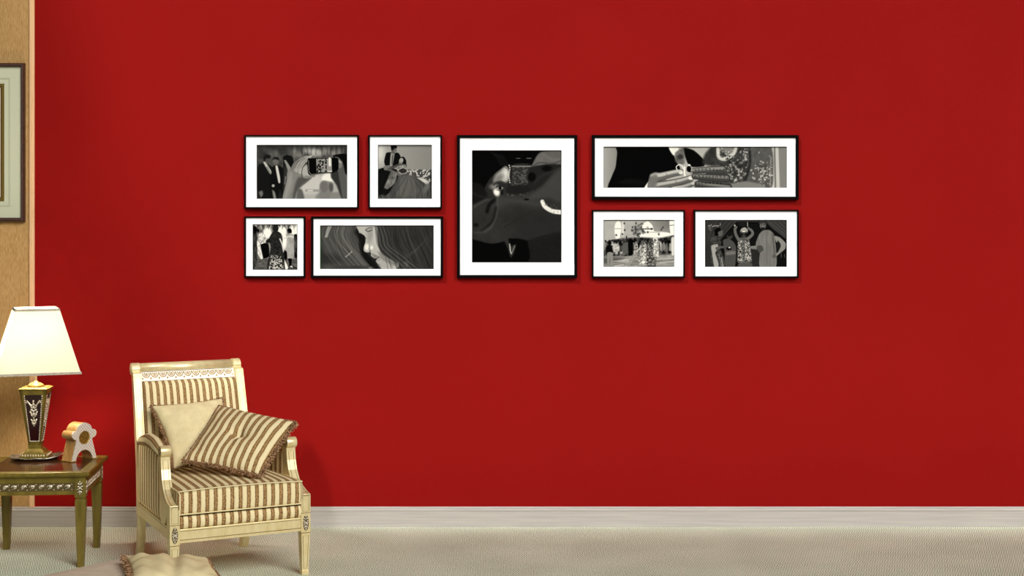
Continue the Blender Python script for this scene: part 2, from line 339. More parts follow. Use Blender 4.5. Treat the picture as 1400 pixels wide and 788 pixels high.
def paint_phone():
    c = Canvas(158, 132, 1038, 658, 300, .34)
    c.A += c.noise(70, 60, 1)*.14
    for i, (x, y, r_) in enumerate([(200, 220, 26), (280, 190, 22), (345, 215, 24), (400, 190, 25), (470, 170, 22), (520, 205, 26), (560, 170, 22), (240, 170, 18), (300, 235, 16), (610, 215, 25), (890, 200, 22), (960, 190, 26), (1010, 210, 24)]):
        c.ell(x, y, r_, r_*1.3, .26+.1*(i % 3), 14, al=.8)
    for x, y, rx, ry, v in [(650, 185, 40, 32, .70), (715, 205, 40, 40, .82), (765, 215, 30, 34, .74), (830, 190, 26, 36, .62), (575, 235, 40, 26, .55), (540, 190, 14, 30, .62), (900, 215, 26, 25, .6), (960, 225, 20, 18, .52)]: c.ell(x, y, rx, ry, v, 18, al=.8)
    for i in range(22):
        x = 500+i*24; c.line([(x, 150), (x+10*math.sin(i*2.3), 225)], 7, (.2, .62)[i % 2], 6, .5)
    c.poly([(560, 380), (1000, 380), (1000, 658), (520, 658)], .70, 12)          # pale ground
    c.poly([(600, 430), (760, 420), (820, 520), (760, 600), (600, 600)], .80, 20, .8)
    c.poly([(420, 260), (450, 232), (500, 250), (520, 330), (490, 370), (420, 380)], .12, 6)
    # men in dark suits
    c.poly([(170, 350), (215, 310), (270, 320), (330, 370), (330, 520), (310, 658), (175, 658)], .13, 8)
    c.poly([(300, 370), (345, 335), (390, 340), (430, 380), (430, 520), (410, 658), (290, 658)], .10, 8)
    c.poly([(425, 360), (470, 340), (480, 658), (415, 658)], .25, 10)
    c.ell(262, 272, 34, 40, .36, 8); c.poly([(225, 250), (250, 225), (295, 235), (290, 262), (250, 268), (235, 300)], .14, 7)
    c.ell(345, 292, 28, 38, .46, 7); c.poly([(312, 275), (330, 250), (370, 255), (375, 282), (340, 272)], .15, 6)
    c.ell(450, 262, 36, 28, .11, 7); c.ell(490, 290, 24, 50, .10, 7)
    c.poly([(224, 305), (245, 300), (300, 385), (298, 415), (280, 400)], .78, 5); c.line([(262, 350), (292, 408)], 16, .55, 4)
    c.poly([(342, 340), (362, 338), (385, 440), (388, 498), (370, 498), (350, 400)], .86, 4)
    c.ell(320, 528, 14, 14, .72, 4); c.poly([(180, 590), (212, 575), (222, 610), (200, 640)], .5, 8)
    c.poly([(310, 570), (335, 590), (350, 658), (325, 658)], .6, 8); c.poly([(380, 560), (400, 600), (405, 658), (370, 658)], .2, 8)
    c.line([(440, 440), (432, 510)], 10, .55, 6)
    # pale cap and crowd behind the phone
    c.ell(850, 460, 62, 52, .93, 10); c.poly([(770, 520), (800, 480), (870, 490), (900, 560), (880, 600), (860, 658), (770, 658)], .55, 9)
    c.ell(812, 540, 40, 56, .48, 10); c.ell(880, 540, 20, 46, .38, 8)
    c.poly([(760, 600), (1000, 590), (1000, 658), (740, 658)], .52, 12, .8); c.line([(640, 575), (770, 575)], 22, .6, 7); c.line([(655, 576), (700, 576)], 12, .85, 5)
    c.poly([(560, 560), (600, 570), (620, 658), (545, 658)], .42, 9)
    # right arm and dark sleeve
    c.poly([(900, 235), (1038, 225), (1038, 420), (985, 380), (935, 300)], .06, 4)
    c.poly([(880, 400), (940, 370), (1000, 440), (1038, 520), (1038, 658), (985, 658), (930, 520), (880, 450)], .25, 9)
    c.curve([(935, 275), (965, 320), (985, 420), (1005, 520), (1030, 660)], (54, 80), .40, 8)
    c.poly([(915, 250), (950, 262), (985, 298), (985, 345), (955, 360), (945, 310)], .52, 4); c.curve([(930, 275), (958, 292), (975, 305)], 9, .78, 3)
    # left hand and forearm
    arm = .52+c.noise(60, 60, 3)*.05
    c.poly([(425, 285), (445, 285), (500, 370), (520, 400), (520, 470), (470, 440), (455, 360)], .60, 3)
    c.poly([(455, 400), (480, 360), (560, 330), (610, 360), (615, 410), (650, 430), (700, 440), (665, 480), (600, 530), (550, 580), (525, 658), (413, 658), (430, 560), (450, 480)], .55, 3, tex=c.noise(70, 60, 3)*.04)
    c.poly([(470, 430), (500, 400), (500, 500), (470, 600), (450, 658), (418, 658), (440, 560)], .64, 16, .8)
    c.poly([(560, 450), (690, 440), (640, 490), (580, 540), (545, 600), (530, 658), (505, 658), (520, 560)], .34, 14, .85)
    c.curve([(520, 370), (540, 315), (590, 270), (640, 245)], (36, 18), .58, 3); c.curve([(545, 380), (570, 320), (620, 270), (665, 245)], (36, 18), .66, 3)
    c.curve([(585, 395), (605, 325), (650, 275), (686, 243)], (40, 20), .70, 3); c.curve([(500, 370), (522, 320), (560, 285)], (26, 18), .50, 3)
    for o in (0, 26, 58): c.curve([(525+o, 360), (560+o, 300), (620+o*.8, 258)], 4, .30, 2, .8)
    c.curve([(610, 430), (640, 445), (715, 432)], (30, 24), .56, 3); c.ell(632, 380, 30, 56, .70, 6, 15)
    c.curve([(600, 440), (596, 390), (612, 340), (640, 300)], 6, .28, 3)
    # the phone
    c.poly([(650, 285), (668, 262), (760, 258), (900, 256), (945, 262), (952, 300), (948, 372), (900, 402), (800, 412), (680, 426), (655, 400)], .05, 3, smooth=1)
    c.line([(662, 285), (664, 395), (690, 420), (800, 408), (880, 398)], 5, .62, 2); c.line([(675, 262), (760, 256), (900, 254)], 4, .5, 2)
    c.poly([(735, 268), (885, 264), (888, 392), (740, 400)], .62, 2, smooth=0)
    m = c.cov(c.sd_poly([(740, 270), (838, 268), (836, 396), (742, 398)]), 3); c.mix(m*(c.noise(14, 16, 9, 2) > -.05), .13)
    c.line([(866, 266), (868, 330)], 24, .9, 3); c.line([(850, 390), (885, 388)], 8, .95, 2); c.line([(770, 345), (780, 395)], 10, .12, 2)
    c.A *= 1-.35*np.clip(1-(c.Y-132)/60, 0, 1); c.edge(.03, 9, 'tl'); c.edge(.03, 5, 'br'); return c

def paint_sofa():
    c = Canvas(122, 132, 650, 658, 190, .60)
    c.A = .66-.10*np.clip((c.X-200)/450, 0, 1)+.18*np.exp(-((c.X-150)/45)**2-((c.Y-215)/100)**2)
    m = c.cov(c.sd_poly([(122, 385), (300, 370), (660, 372), (660, 670), (122, 670)]), 3)
    c.mix(m, .33+.42*(c.noise(16, 16, 4, 2) > .05)*(c.X > 400)); c.poly([(122, 372), (310, 375), (300, 658), (110, 670)], .10, 5, tex=c.noise(30, 60, 8)*.05)
    # man in a dark suit
    c.poly([(205, 212), (245, 205), (320, 210), (345, 250), (340, 320), (290, 345), (200, 338), (185, 290)], .09, 3)
    c.poly([(250, 215), (285, 212), (280, 260), (265, 335), (240, 335)], .62, 3); c.line([(268, 235), (262, 320)], 10, .35, 3)
    c.ell(280, 190, 24, 33, .42, 3); c.poly([(250, 160), (252, 140), (305, 138), (306, 170), (290, 165), (258, 190)], .08, 3); c.line([(285, 192), (298, 206)], 8, .6, 3)
    c.poly([(180, 340), (240, 330), (250, 370), (190, 380)], .5, 4)
    # the reclining woman
    c.poly([(345, 255), (375, 248), (398, 285), (398, 330), (370, 345), (358, 300)], .09, 3); c.ell(350, 285, 20, 27, .66, 3, 20); c.poly([(330, 300), (355, 300), (350, 335), (325, 325)], .55, 3)
    c.curve([(390, 335), (330, 330), (270, 350), (225, 372)], (30, 22), .34, 4)
    c.poly([(310, 340), (385, 325), (410, 370), (400, 410), (340, 420), (310, 390)], .58, 3, tex=c.noise(12, 12, 5, 2)*.25)
    c.ell(368, 385, 36, 22, .22, 4); c.curve([(225, 372), (262, 385), (310, 410), (340, 430)], (20, 24), .42, 4)
    c.poly([(250, 390), (310, 410), (290, 500), (220, 560), (185, 545), (215, 470)], .48, 6, tex=c.noise(20, 40, 6)*.2)
    c.poly([(330, 440), (420, 425), (520, 440), (620, 480), (645, 560), (640, 658), (170, 658), (230, 600), (290, 500)], .35, 5, tex=c.noise(14, 90, 7)*.10)
    c.poly([(360, 440), (450, 428), (500, 480), (480, 640), (330, 640), (320, 520)], .44, 25, .7)
    for k in range(9): c.curve([(400+k*8, 445), (330+k*32, 540), (250+k*45, 655)], 5, (.24, .50)[k % 2], 4, .5)
    c.poly([(505, 450), (560, 455), (625, 490), (600, 515), (545, 480)], .80, 6); c.ell(600, 540, 22, 45, .52, 14, 20, .7); c.line([(640, 400), (645, 650)], 14, .12, 8)
    c.poly([(130, 620), (180, 610), (200, 658), (130, 658)], .34, 6, tex=c.noise(12, 12, 2)*.25)
    c.A *= 1-.3*np.clip(1-(c.Y-132)/30, 0, 1); c.edge(.03, 7, 'tl'); c.edge(.05, 5, 'br'); return c

def paint_dance():
    c = Canvas(133, 142, 638, 655, 160, .50)
    c.A = .55+c.noise(50, 50, 1)*.25; c.mix(c.cov(c.Y*-1+ (520), 20)*1.0, .42); c.A += c.noise(40, 14, 8)*.12*(c.Y > 500)
    for x, y, rx, ry in [(300, 240, 46, 60), (460, 215, 50, 50), (600, 210, 55, 60), (490, 330, 30, 90), (280, 420, 20, 50)]: c.ell(x, y, rx, ry, .98, 14)
    for i in range(26):
        x = 150+i*19; c.line([(x, 148), (x+12*math.sin(i*1.7), 170+26*abs(math.sin(i*2.1)))], 7, (.1, .85, .3)[i % 3], 4, .8)
    c.poly([(590, 270), (638, 270), (638, 510), (600, 510)], .25, 6, tex=c.noise(20, 40, 3)*.3)
    c.poly([(133, 240), (180, 230), (190, 400), (185, 560), (133, 655)], .30, 5, tex=c.noise(16, 40, 5)*.18); c.ell(155, 205, 30, 42, .05, 4)
    c.poly([(205, 250), (250, 235), (290, 300), (290, 350), (230, 370), (200, 320)], .75, 5, tex=c.noise(14, 14, 6)*.35)
    c.poly([(225, 370), (310, 360), (320, 500), (260, 525), (240, 480)], .08, 4); c.poly([(185, 330), (215, 360), (250, 520), (225, 530), (190, 460)], .85, 5, tex=c.noise(14, 30, 7)*.3)
    c.ell(197, 215, 12, 20, .1, 4)
    # the large figure seen from behind
    c.poly([(355, 235), (375, 225), (420, 225), (455, 250), (470, 320), (465, 400), (500, 520), (520, 655), (300, 655), (320, 500), (335, 400), (320, 300)], .24, 4, tex=c.noise(18, 20, 9)*.10)
    c.ell(392, 190, 32, 45, .22, 5); c.line([(365, 150), (425, 150)], 14, .08, 4)
    m = c.cov(c.sd_poly([(340, 490), (450, 490), (490, 655), (310, 655)]), 8); c.mix(m*(c.noise(10, 10, 11, 2) > .12), .78)
    c.curve([(440, 310), (465, 370), (480, 450)], (16, 10), .85, 4); c.poly([(290, 320), (335, 300), (335, 350), (285, 350)], .2, 5)
    # man in the long pale coat
    c.ell(545, 218, 24, 32, .30, 3); c.poly([(522, 215), (530, 195), (568, 200), (572, 240), (556, 240)], .05, 3)
    c.poly([(520, 265), (550, 245), (590, 260), (600, 350), (592, 520), (520, 525), (515, 380)], .66, 4, tex=c.noise(14, 50, 12)*.08)
    c.curve([(585, 285), (540, 280), (480, 305)], (22, 12), .80, 4); c.poly([(530, 530), (572, 530), (565, 610), (545, 615), (540, 570)], .07, 4); c.line([(560, 615), (580, 622)], 12, .9, 3)
    c.poly([(490, 540), (530, 620), (520, 655), (500, 655)], .92, 6); c.line([(585, 620), (636, 645)], 8, .1, 4); c.poly([(485, 440), (515, 450), (520, 530), (495, 530)], .1, 5)
    scurve(c, 1.15); c.edge(.03, 8, 'lbtr'); return c

def paint_profile():
    c = Canvas(130, 135, 1240, 558, 330, .25); r = np.random.default_rng(3)
    c.A = .24+c.noise(160, 120, 1)*.05; c.ell(370, 510, 130, 60, .36, 50, al=.6); c.ell(210, 540, 90, 30, .42, 20, al=.6)
    c.poly([(130, 135), (520, 135), (520, 240), (600, 420), (700, 558), (560, 558), (450, 460), (330, 430), (180, 400), (140, 300)], .36, 30, .9)
    c.poly([(510, 205), (560, 230), (560, 340), (600, 420), (680, 470), (720, 558), (660, 558), (560, 450), (510, 330)], .12, 8)
    # hair falling over the right of the picture
    c.poly([(640, 120), (1260, 120), (1260, 570), (800, 570), (850, 500), (720, 420), (670, 300)], .26, 8, tex=c.noise(90, 120, 4)*.05)
    for k in range(90):                                             # loose strands on the left
        x = 145+r.uniform(0, 340); b = r.uniform(-60, 120); v = r.choice([.18, .28, .5, .62, .44])
        c.curve([(x, 135), (x-30+b*.2, 220), (x+b*.5, 320), (x+b+60, 430), (x+b+140, 520)], r.uniform(2, 4.5), v, 2, .42)
    for k in range(8): c.curve([(215+k*5, 135), (195+k*4, 190), (180+k*3, 250)], 3.5, .86, 2, .6)
    for k in range(10): c.curve([(480+k*5, 140), (500+k*6, 260), (550+k*7, 400), (640+k*6, 500), (700+k*3, 558)], 4, (.5, .25)[k % 2], 2, .6)
    c.curve([(380, 440), (430, 400), (440, 385)], 9, .8, 4, .7); c.ell(640, 545, 30, 14, .7, 6, al=.7)
    # face: brow, nose, lips, chin
    face = [(490, 135), (505, 185), (520, 220), (565, 235), (575, 290), (558, 345), (558, 380), (585, 398), (625, 395), (630, 430), (665, 455), (690, 452), (675, 478), (690, 500), (722, 512), (735, 558), (870, 558), (900, 500), (740, 420), (700, 330), (690, 220), (675, 135)]
    c.curve([(500, 200), (550, 290), (560, 400), (640, 500), (690, 560)], 60, .09, 18, .8); c.poly(face, .74, 3, smooth=1)
    c.poly([(600, 170), (640, 165), (650, 230), (620, 300), (600, 320), (590, 240)], .62, 18, .8); c.poly([(500, 140), (580, 140), (560, 210), (520, 200)], .76, 12, .8)
    c.curve([(520, 215), (548, 232), (572, 262)], 12, .16, 5); c.curve([(575, 180), (600, 195), (640, 180)], 7, .30, 5); c.curve([(582, 175), (610, 160), (645, 158)], 9, .44, 6)
    c.ell(590, 345, 22, 30, .93, 9); c.ell(635, 350, 14, 20, .92, 7); c.curve([(570, 396), (605, 400), (622, 380)], 6, .25, 4); c.curve([(612, 330), (610, 365), (622, 380)], 6, .5, 5)
    c.poly([(632, 405), (700, 430), (705, 445), (665, 455)], .56, 5); c.curve([(665, 458), (690, 456), (712, 438)], 5, .2, 3); c.curve([(684, 478), (705, 470), (725, 452)], 12, .62, 5)
    c.poly([(690, 500), (730, 480), (850, 500), (830, 558), (735, 558)], .70, 10, .9); c.poly([(720, 400), (860, 490), (850, 520), (740, 470), (690, 380)], .52, 12, .8); c.poly([(930, 490), (990, 485), (985, 545), (950, 530)], .48, 8)
    r = np.random.default_rng(3)
    for k in range(120):                                            # strands on the right, sweeping from the parting down
        x = 690+r.uniform(0, 540); y = 135+r.uniform(-10, 60); dx = r.uniform(-30, 40)+(x-900)*.1; v = .14+r.uniform(0, .24)*(r.random() < .6)
        c.curve([(x, y), (x+dx*.6+20, y+110), (x+dx+70, y+230), (x+dx*1.5+130, y+400)], r.uniform(2, 6), v, 2, .5)
    for k in range(16):
        o = k*9; v = (.50, .30, .16, .36)[k % 4]
        c.curve([(655+o*.8, 135), (672+o, 240), (690+o*1.1, 340), (760+o*1.6, 430), (860+o*1.4, 500), (900+o*1.8, 558)], 7, v, 3, .55)
    c.curve([(655, 135), (660, 220), (668, 300), (700, 380)], 16, .80, 8, .8)
    for k in range(16): c.curve([(700+k*14, 270+k*2), (760+k*16, 380), (900+k*10, 470-k*6), (1060+k*8, 400-k*10)], 3, .38, 2, .25)
    c.edge(.02, 9, 't'); c.edge(.02, 11, 'r'); c.edge(.1, 3, 'b'); return c

def paint_blanket():
    c = Canvas(99, 100, 567, 687, 290, .05)
    n = c.noise(60, 60, 2)
    c.poly([(300, 180), (420, 180), (420, 345), (260, 345)], .24, 5); m = c.cov(c.sd_poly([(305, 186), (405, 186), (400, 340), (280, 345)]), 3); c.mix(m*(c.noise(9, 7, 3, 2) > .1)*.8, .42)
    c.line([(305, 184), (405, 184)], 5, .62, 2); c.line([(330, 142), (350, 142)], 3, .5, 1); c.line([(385, 142), (408, 142)], 3, .6, 1); c.poly([(280, 290), (400, 280), (400, 320), (290, 330)], .17, 6)
    # second head under the cloth, upper right
    c.poly([(455, 110), (567, 100), (567, 200), (470, 180), (405, 200), (420, 160)], .44, 4, tex=n*.04); c.curve([(410, 190), (450, 165), (520, 170), (567, 150)], 7, .34, 4); c.curve([(470, 120), (520, 150), (567, 145)], 10, .52, 8, .6)
    c.poly([(400, 190), (567, 175), (567, 290), (440, 310), (395, 300)], .19, 4); c.ell(412, 240, 20, 24, .07, 4); c.ell(490, 195, 26, 16, .07, 6); c.curve([(430, 265), (470, 230), (540, 205)], 12, .23, 6)
    # blanket folds
    c.poly([(99, 380), (160, 350), (210, 345), (250, 330), (340, 345), (400, 330), (470, 280), (567, 190), (567, 540), (480, 545), (400, 572), (330, 560), (290, 575), (200, 590), (99, 560)], .24, 4, tex=n*.03+c.noise(4, 4, 7, 1)*.012)
    c.poly([(470, 285), (520, 230), (567, 198), (567, 370), (500, 350), (420, 360), (380, 350)], .33, 12, .8); c.poly([(235, 340), (340, 348), (460, 370), (440, 400), (300, 380), (235, 400)], .31, 14, .8)
    c.curve([(232, 345), (232, 400), (222, 450), (200, 500), (165, 525)], 10, .34, 6); c.curve([(215, 360), (190, 385), (178, 420)], 16, .10, 7); c.curve([(225, 400), (205, 470), (150, 522)], 12, .14, 6, .8)
    c.curve([(105, 400), (150, 370), (200, 350)], 10, .34, 8); c.curve([(99, 530), (150, 528), (190, 505)], 8, .31, 6); c.curve([(270, 500), (340, 460), (420, 420)], 4, .17, 4, .7)
    c.poly([(390, 575), (470, 545), (567, 530), (567, 687), (385, 687)], .16, 6, tex=c.noise(5, 5, 8, 1)*.02); c.poly([(99, 570), (200, 590), (270, 575), (300, 560), (385, 575), (388, 687), (99, 687)], .04, 4)
    c.poly([(350, 400), (560, 440), (540, 520), (430, 560), (330, 540)], .20, 30, .6)
    c.poly([(285, 555), (300, 600), (330, 590), (318, 640), (300, 660), (285, 610), (270, 575)], .25, 3); c.curve([(296, 590), (300, 625), (305, 640)], 5, .85, 2); c.line([(322, 600), (308, 635)], 4, .6, 2)
    # the face, upper left
    c.poly([(150, 330), (190, 250), (230, 200), (275, 180), (300, 200), (300, 260), (280, 300), (262, 300), (250, 325), (222, 350), (170, 345)], .22, 4)
    c.poly([(222, 228), (255, 198), (278, 185), (292, 215), (290, 258), (270, 268), (245, 258), (212, 266)], .66, 9); c.ell(275, 220, 15, 30, .86, 12, 8); c.ell(240, 245, 22, 12, .52, 10, -30); c.ell(228, 318, 16, 22, .97, 6, -20); c.ell(215, 290, 22, 14, .55, 8)
    c.curve([(212, 282), (235, 266), (268, 270)], 6, .25, 3); c.ell(247, 296, 16, 9, .62, 3); c.ell(246, 297, 8, 8, .06, 2); c.curve([(226, 292), (245, 286), (266, 292)], 4, .08, 2); c.curve([(230, 308), (248, 310), (264, 303)], 3, .3, 2)
    c.poly([(108, 105), (230, 105), (280, 140), (305, 185), (300, 205), (275, 180), (225, 215), (190, 250), (160, 280), (108, 275)], .04, 3)
    for k in range(9): c.curve([(195+k*8, 110+k*2), (225+k*7, 135+k*3), (245+k*6, 175+k*4)], 3, .24, 2, .5)
    c.curve([(292, 175), (304, 205), (302, 255), (290, 290)], 12, .18, 3); [c.ell(294+3*math.sin(k), 180+k*11, 3, 4, .85, 1) for k in range(9)]
    c.poly([(99, 270), (150, 280), (180, 340), (99, 380)], .13, 8); c.curve([(99, 320), (140, 340), (200, 350)], 8, .2, 8)
    c.curve([(466, 368), (480, 395), (520, 418), (567, 424)], (20, 24), .93, 3, 1); c.mix((c.noise(7, 7, 5, 1) > .45)*c.cov(c.sd_poly([(460, 360), (567, 400), (567, 440), (500, 425)]), 3)*.5, .5)
    c.ell(384, 357, 12, 5, .08, 2); c.ell(120, 490, 14, 10, .12, 4); c.edge(.02, 5); return c

def paint_rings():
    c = Canvas(95, 100, 1280, 365, 520, .62)
    c.A = .70-.1*np.clip((c.X-95)/80, 0, 1); c.A = np.where(c.X > 500, .74, c.A)
    c.poly([(1183, 90), (1225, 90), (1235, 375), (1190, 375)], .80, 3, smooth=0); c.line([(1200, 100), (1206, 365)], 9, .45, 4); c.poly([(1225, 90), (1300, 90), (1300, 375), (1235, 375)], .56, 3, smooth=0)
    # dark suit
    c.poly([(195, 90), (530, 90), (548, 150), (570, 200), (590, 250), (450, 300), (380, 365), (130, 375), (150, 290), (175, 230), (185, 140)], .045, 3, smooth=1)
    c.poly([(185, 330), (260, 300), (380, 320), (380, 350), (250, 345)], .13, 10, .7); c.poly([(610, 110), (680, 125), (740, 180), (745, 225), (650, 225)], .06, 4)
    c.poly([(515, 100), (575, 100), (580, 140), (545, 155)], .95, 4); c.poly([(560, 140), (600, 110), (615, 115), (622, 200), (600, 215), (560, 195)], .45, 6, tex=c.noise(24, 24, 4)*.12); c.ell(592, 165, 18, 16, .26, 6)
    c.poly([(735, 210), (750, 150), (790, 105), (850, 100), (845, 200), (820, 225)], .26, 9, tex=c.noise(20, 40, 5)*.06)
    # embroidered dress
    c.poly([(800, 190), (850, 130), (900, 105), (1050, 100), (1050, 340), (920, 375), (860, 240)], .30, 8, tex=c.noise(14, 14, 6)*.10)
    c.poly([(865, 105), (935, 103), (930, 140), (890, 160)], .55, 6); c.curve([(835, 110), (840, 165), (880, 180), (935, 145), (950, 110)], 22, .82, 5); 
    r = np.random.default_rng(9)
    for k in range(150):
        x, y = r.uniform(880, 1035), r.uniform(110, 350)
        if y > 110+(1000-x)*.5: c.ell(x, y, r.uniform(3, 9), r.uniform(3, 8), r.choice([.55, .7, .82, .2]), 2.5, al=.8)
    for k in range(60): c.ell(835+r.uniform(0, 110), 120+r.uniform(0, 60), 3, 3, .97, 1, al=.5) if r.random() < .5 else None
    c.poly([(1030, 120), (1180, 100), (1192, 300), (1170, 365), (990, 365), (1030, 280)], .40, 6, tex=c.noise(20, 20, 7)*.04); c.curve([(1040, 130), (1040, 220), (1010, 320)], 14, .20, 6)
    for k in range(120):
        a, q = r.normal(1125, 32), r.normal(280, 45)
        if q < 362 and a < 1185: c.ell(a, q, r.uniform(3, 8), r.uniform(3, 7), r.choice([.6, .75, .85, .3]), 2, al=.85)
    for k in range(30): c.ell(1172+r.normal(0, 4), 160+k*6.5, 4, 4, .7, 2, al=.7)
    c.poly([(900, 345), (1010, 320), (1130, 345), (1130, 375), (890, 375)], .55, 6)
    # his hand
    def finger(P, w0, w1, dark, mid, light):
        c.curve(P, (w0+7, w1+6), .13, 3); c.curve(P, (w0, w1), mid, 4)
        c.curve([(x, y+w0*.22) for x, y in P], (w0*.5, w1*.4), dark, 7, .7); c.curve([(x, y-w0*.16) for x, y in P], (w0*.42, w1*.45), light, 6, .85)
    c.poly([(355, 370), (385, 325), (400, 335), (395, 375)], .95, 3)
    c.poly([(392, 300), (402, 275), (440, 262), (480, 290), (520, 330), (560, 372), (385, 372)], .52, 3, tex=c.noise(40, 26, 3)*.05)
    finger([(545, 366), (610, 358), (668, 338)], 34, 26, .38, .56, .76)
    finger([(440, 350), (500, 340), (590, 322), (662, 300)], 46, 30, .36, .58, .80)
    finger([(425, 298), (480, 286), (545, 270), (596, 262)], 50, 32, .38, .62, .84)
    c.poly([(392, 300), (402, 275), (430, 266), (450, 300), (440, 345), (400, 372), (388, 360)], .50, 8, .9); c.curve([(405, 285), (425, 275), (450, 272)], 10, .78, 6, .8)
    c.ell(597, 266, 15, 12, .90, 3); c.ell(660, 300, 17, 12, .92, 3); c.ell(676, 334, 12, 9, .82, 3)
    for x, y in ((500, 276), (506, 284), (560, 322), (568, 330)): c.line([(x, y-8), (x+4, y+8)], 3, .40, 2, .6)
    c.curve([(572, 250), (566, 230), (582, 216), (604, 222), (612, 244)], 6, .94, 2); c.curve([(620, 232), (618, 262), (622, 284)], 12, .95, 3)
    # her patterned hand
    c.poly([(860, 225), (885, 240), (885, 265), (905, 300), (918, 375), (700, 375), (690, 330), (800, 240)], .34, 4)
    finger([(905, 362), (820, 352), (760, 346), (700, 336)], 36, 26, .26, .40, .58)
    finger([(890, 302), (800, 298), (730, 294), (682, 290)], 40, 28, .26, .42, .60)
    finger([(866, 246), (790, 248), (720, 252), (664, 256)], 42, 26, .28, .46, .66)
    for k in range(26):
        x = 690+(k % 9)*23; y = (248, 292, 333)[k//9]; a = np.linspace(0, 5, 9); c.line([(x+8*math.cos(t+k)*(1-t/7), y+9*math.sin(t+k)*(1-t/7)) for t in a], 3, .14, 1.2, .9)
    c.curve([(638, 226), (650, 215), (662, 232), (664, 252)], 5, .92, 2); c.ell(648, 242, 15, 20, .05, 3); c.ell(650, 218, 7, 6, .98, 2); c.line([(632, 268), (668, 268)], 4, .9, 2)
    c.A *= 1-.5*np.clip(1-(c.Y-100)/12, 0, 1); c.edge(.3, 4, 'lr'); return c

def paint_crowd():
    c = Canvas(142, 150, 832, 607, 240, .66)
    c.A = .70-.22*np.clip((c.X-500)/330, 0, 1)*np.clip((400-c.Y)/200, 0, 1)+c.noise(80, 60, 1)*.03
    # pale domed towers
    c.poly([(250, 235), (262, 180), (290, 162), (310, 180), (318, 235), (305, 300), (300, 330), (262, 330)], .93, 3); c.line([(248, 236), (318, 236)], 8, .7, 3); c.line([(335, 180), (330, 300)], 22, .85, 5)
    c.poly([(500, 230), (530, 185), (575, 165), (615, 200), (630, 240), (640, 262), (780, 275), (800, 320), (460, 320)], .92, 4); c.line([(500, 238), (625, 240)], 5, .4, 3); c.line([(520, 268), (690, 272)], 5, .62, 3)
    for k in range(7): c.ell(515+k*17, 238, 6, 7, .35, 3)
    c.poly([(782, 165), (832, 160), (832, 300), (795, 300)], .93, 3); c.line([(785, 205), (832, 200)], 7, .5, 3)
    r = np.random.default_rng(5)
    for k in range(60):
        x, y = r.normal(480, 34), r.normal(255, 30); c.ell(x, y, r.uniform(7, 13), r.uniform(8, 14), r.choice([.3, .45, .6, .4]), 4, al=.75)
    for x, y in [(345, 185), (425, 222), (452, 222), (460, 184), (420, 250), (720, 225), (705, 245), (573, 270), (610, 238), (268, 298), (328, 290), (350, 250), (680, 290)]: c.ell(x, y, 9, 11, .33, 3, al=.85)
    # dark trees and the crowd band
    m = c.cov(c.sd_poly([(142, 400), (200, 350), (330, 330), (500, 320), (680, 330), (832, 300), (832, 480), (660, 500), (420, 500), (142, 520)]), 10)
    c.mix(m, .26+c.noise(18, 26, 3)*.30); c.poly([(680, 360), (790, 350), (785, 480), (690, 490)], .13, 8, tex=c.noise(14, 20, 5)*.14)
    for k in range(90):
        x = 160+r.uniform(0, 640); y = 350+r.uniform(0, 60); v = r.choice([.1, .5, .7, .85, .2])
        c.ell(x, y, 7, 9, r.choice([.15, .5, .1]), 2, al=.9); c.poly([(x-11, y+12), (x+11, y+12), (x+13, y+80), (x-13, y+80)], v, 4, .7)
    c.poly([(142, 500), (420, 505), (832, 480), (832, 620), (142, 620)], .60, 10, tex=c.noise(80, 16, 6)*.14); c.poly([(142, 515), (350, 520), (250, 560), (142, 575)], .36, 14, .8)
    for (y, x0, x1) in ((530, 650, 820), (560, 690, 830), (545, 240, 380), (590, 250, 340)): c.line([(x0, y+6), (x1, y-8)], 8, .84, 5, .7)
    c.ell(205, 375, 16, 20, .12, 3); c.poly([(175, 400), (235, 400), (240, 470), (180, 480)], .12, 4); c.poly([(180, 470), (235, 470), (232, 590), (212, 590), (208, 510), (198, 590), (182, 590)], .58, 3)
    c.poly([(230, 390), (290, 380), (300, 450), (240, 460)], .72, 6, tex=c.noise(12, 12, 2)*.2); c.poly([(330, 380), (385, 370), (390, 470), (335, 480)], .42, 5); c.poly([(385, 350), (430, 345), (430, 480), (388, 480)], .10, 4); c.line([(368, 310), (370, 360)], 9, .08, 3)
    # couple in patterned dress, front
    for x0, x1, y0, y1, v in ((490, 560, 385, 580, .62), (565, 650, 370, 600, .42), (630, 680, 335, 500, .75), (440, 480, 370, 500, .6)):
        c.poly([(x0+8, y0), (x1-8, y0), (x1+4, y1), (x0-4, y1)], v, 5, tex=c.noise(9, 9, int(x0), 2)*.4)
    c.ell(525, 370, 17, 22, .42, 3); c.ell(598, 358, 17, 20, .35, 3); c.ell(640, 340, 18, 22, .85, 4); c.ell(643, 348, 10, 13, .4, 3); c.curve([(500, 420), (470, 450), (440, 460)], 16, .72, 4)
    c.line([(585, 600), (650, 602)], 12, .03, 3); c.ell(530, 560, 16, 14, .95, 4)
    for k in range(10): c.curve([(365+k*4, 600), (400+k*8, 520-k*3), (450+k*6, 470)], 3, (.85, .25)[k % 2], 2, .8)
    c.poly([(800, 330), (832, 320), (832, 480), (805, 490)], .85, 6)
    scurve(c, 1.12); c.A *= 1-.75*np.clip(1-(c.Y-150)/16, 0, 1)**1.2; c.edge(.05, 8, 'l'); c.edge(.1, 4, 'rb'); return c

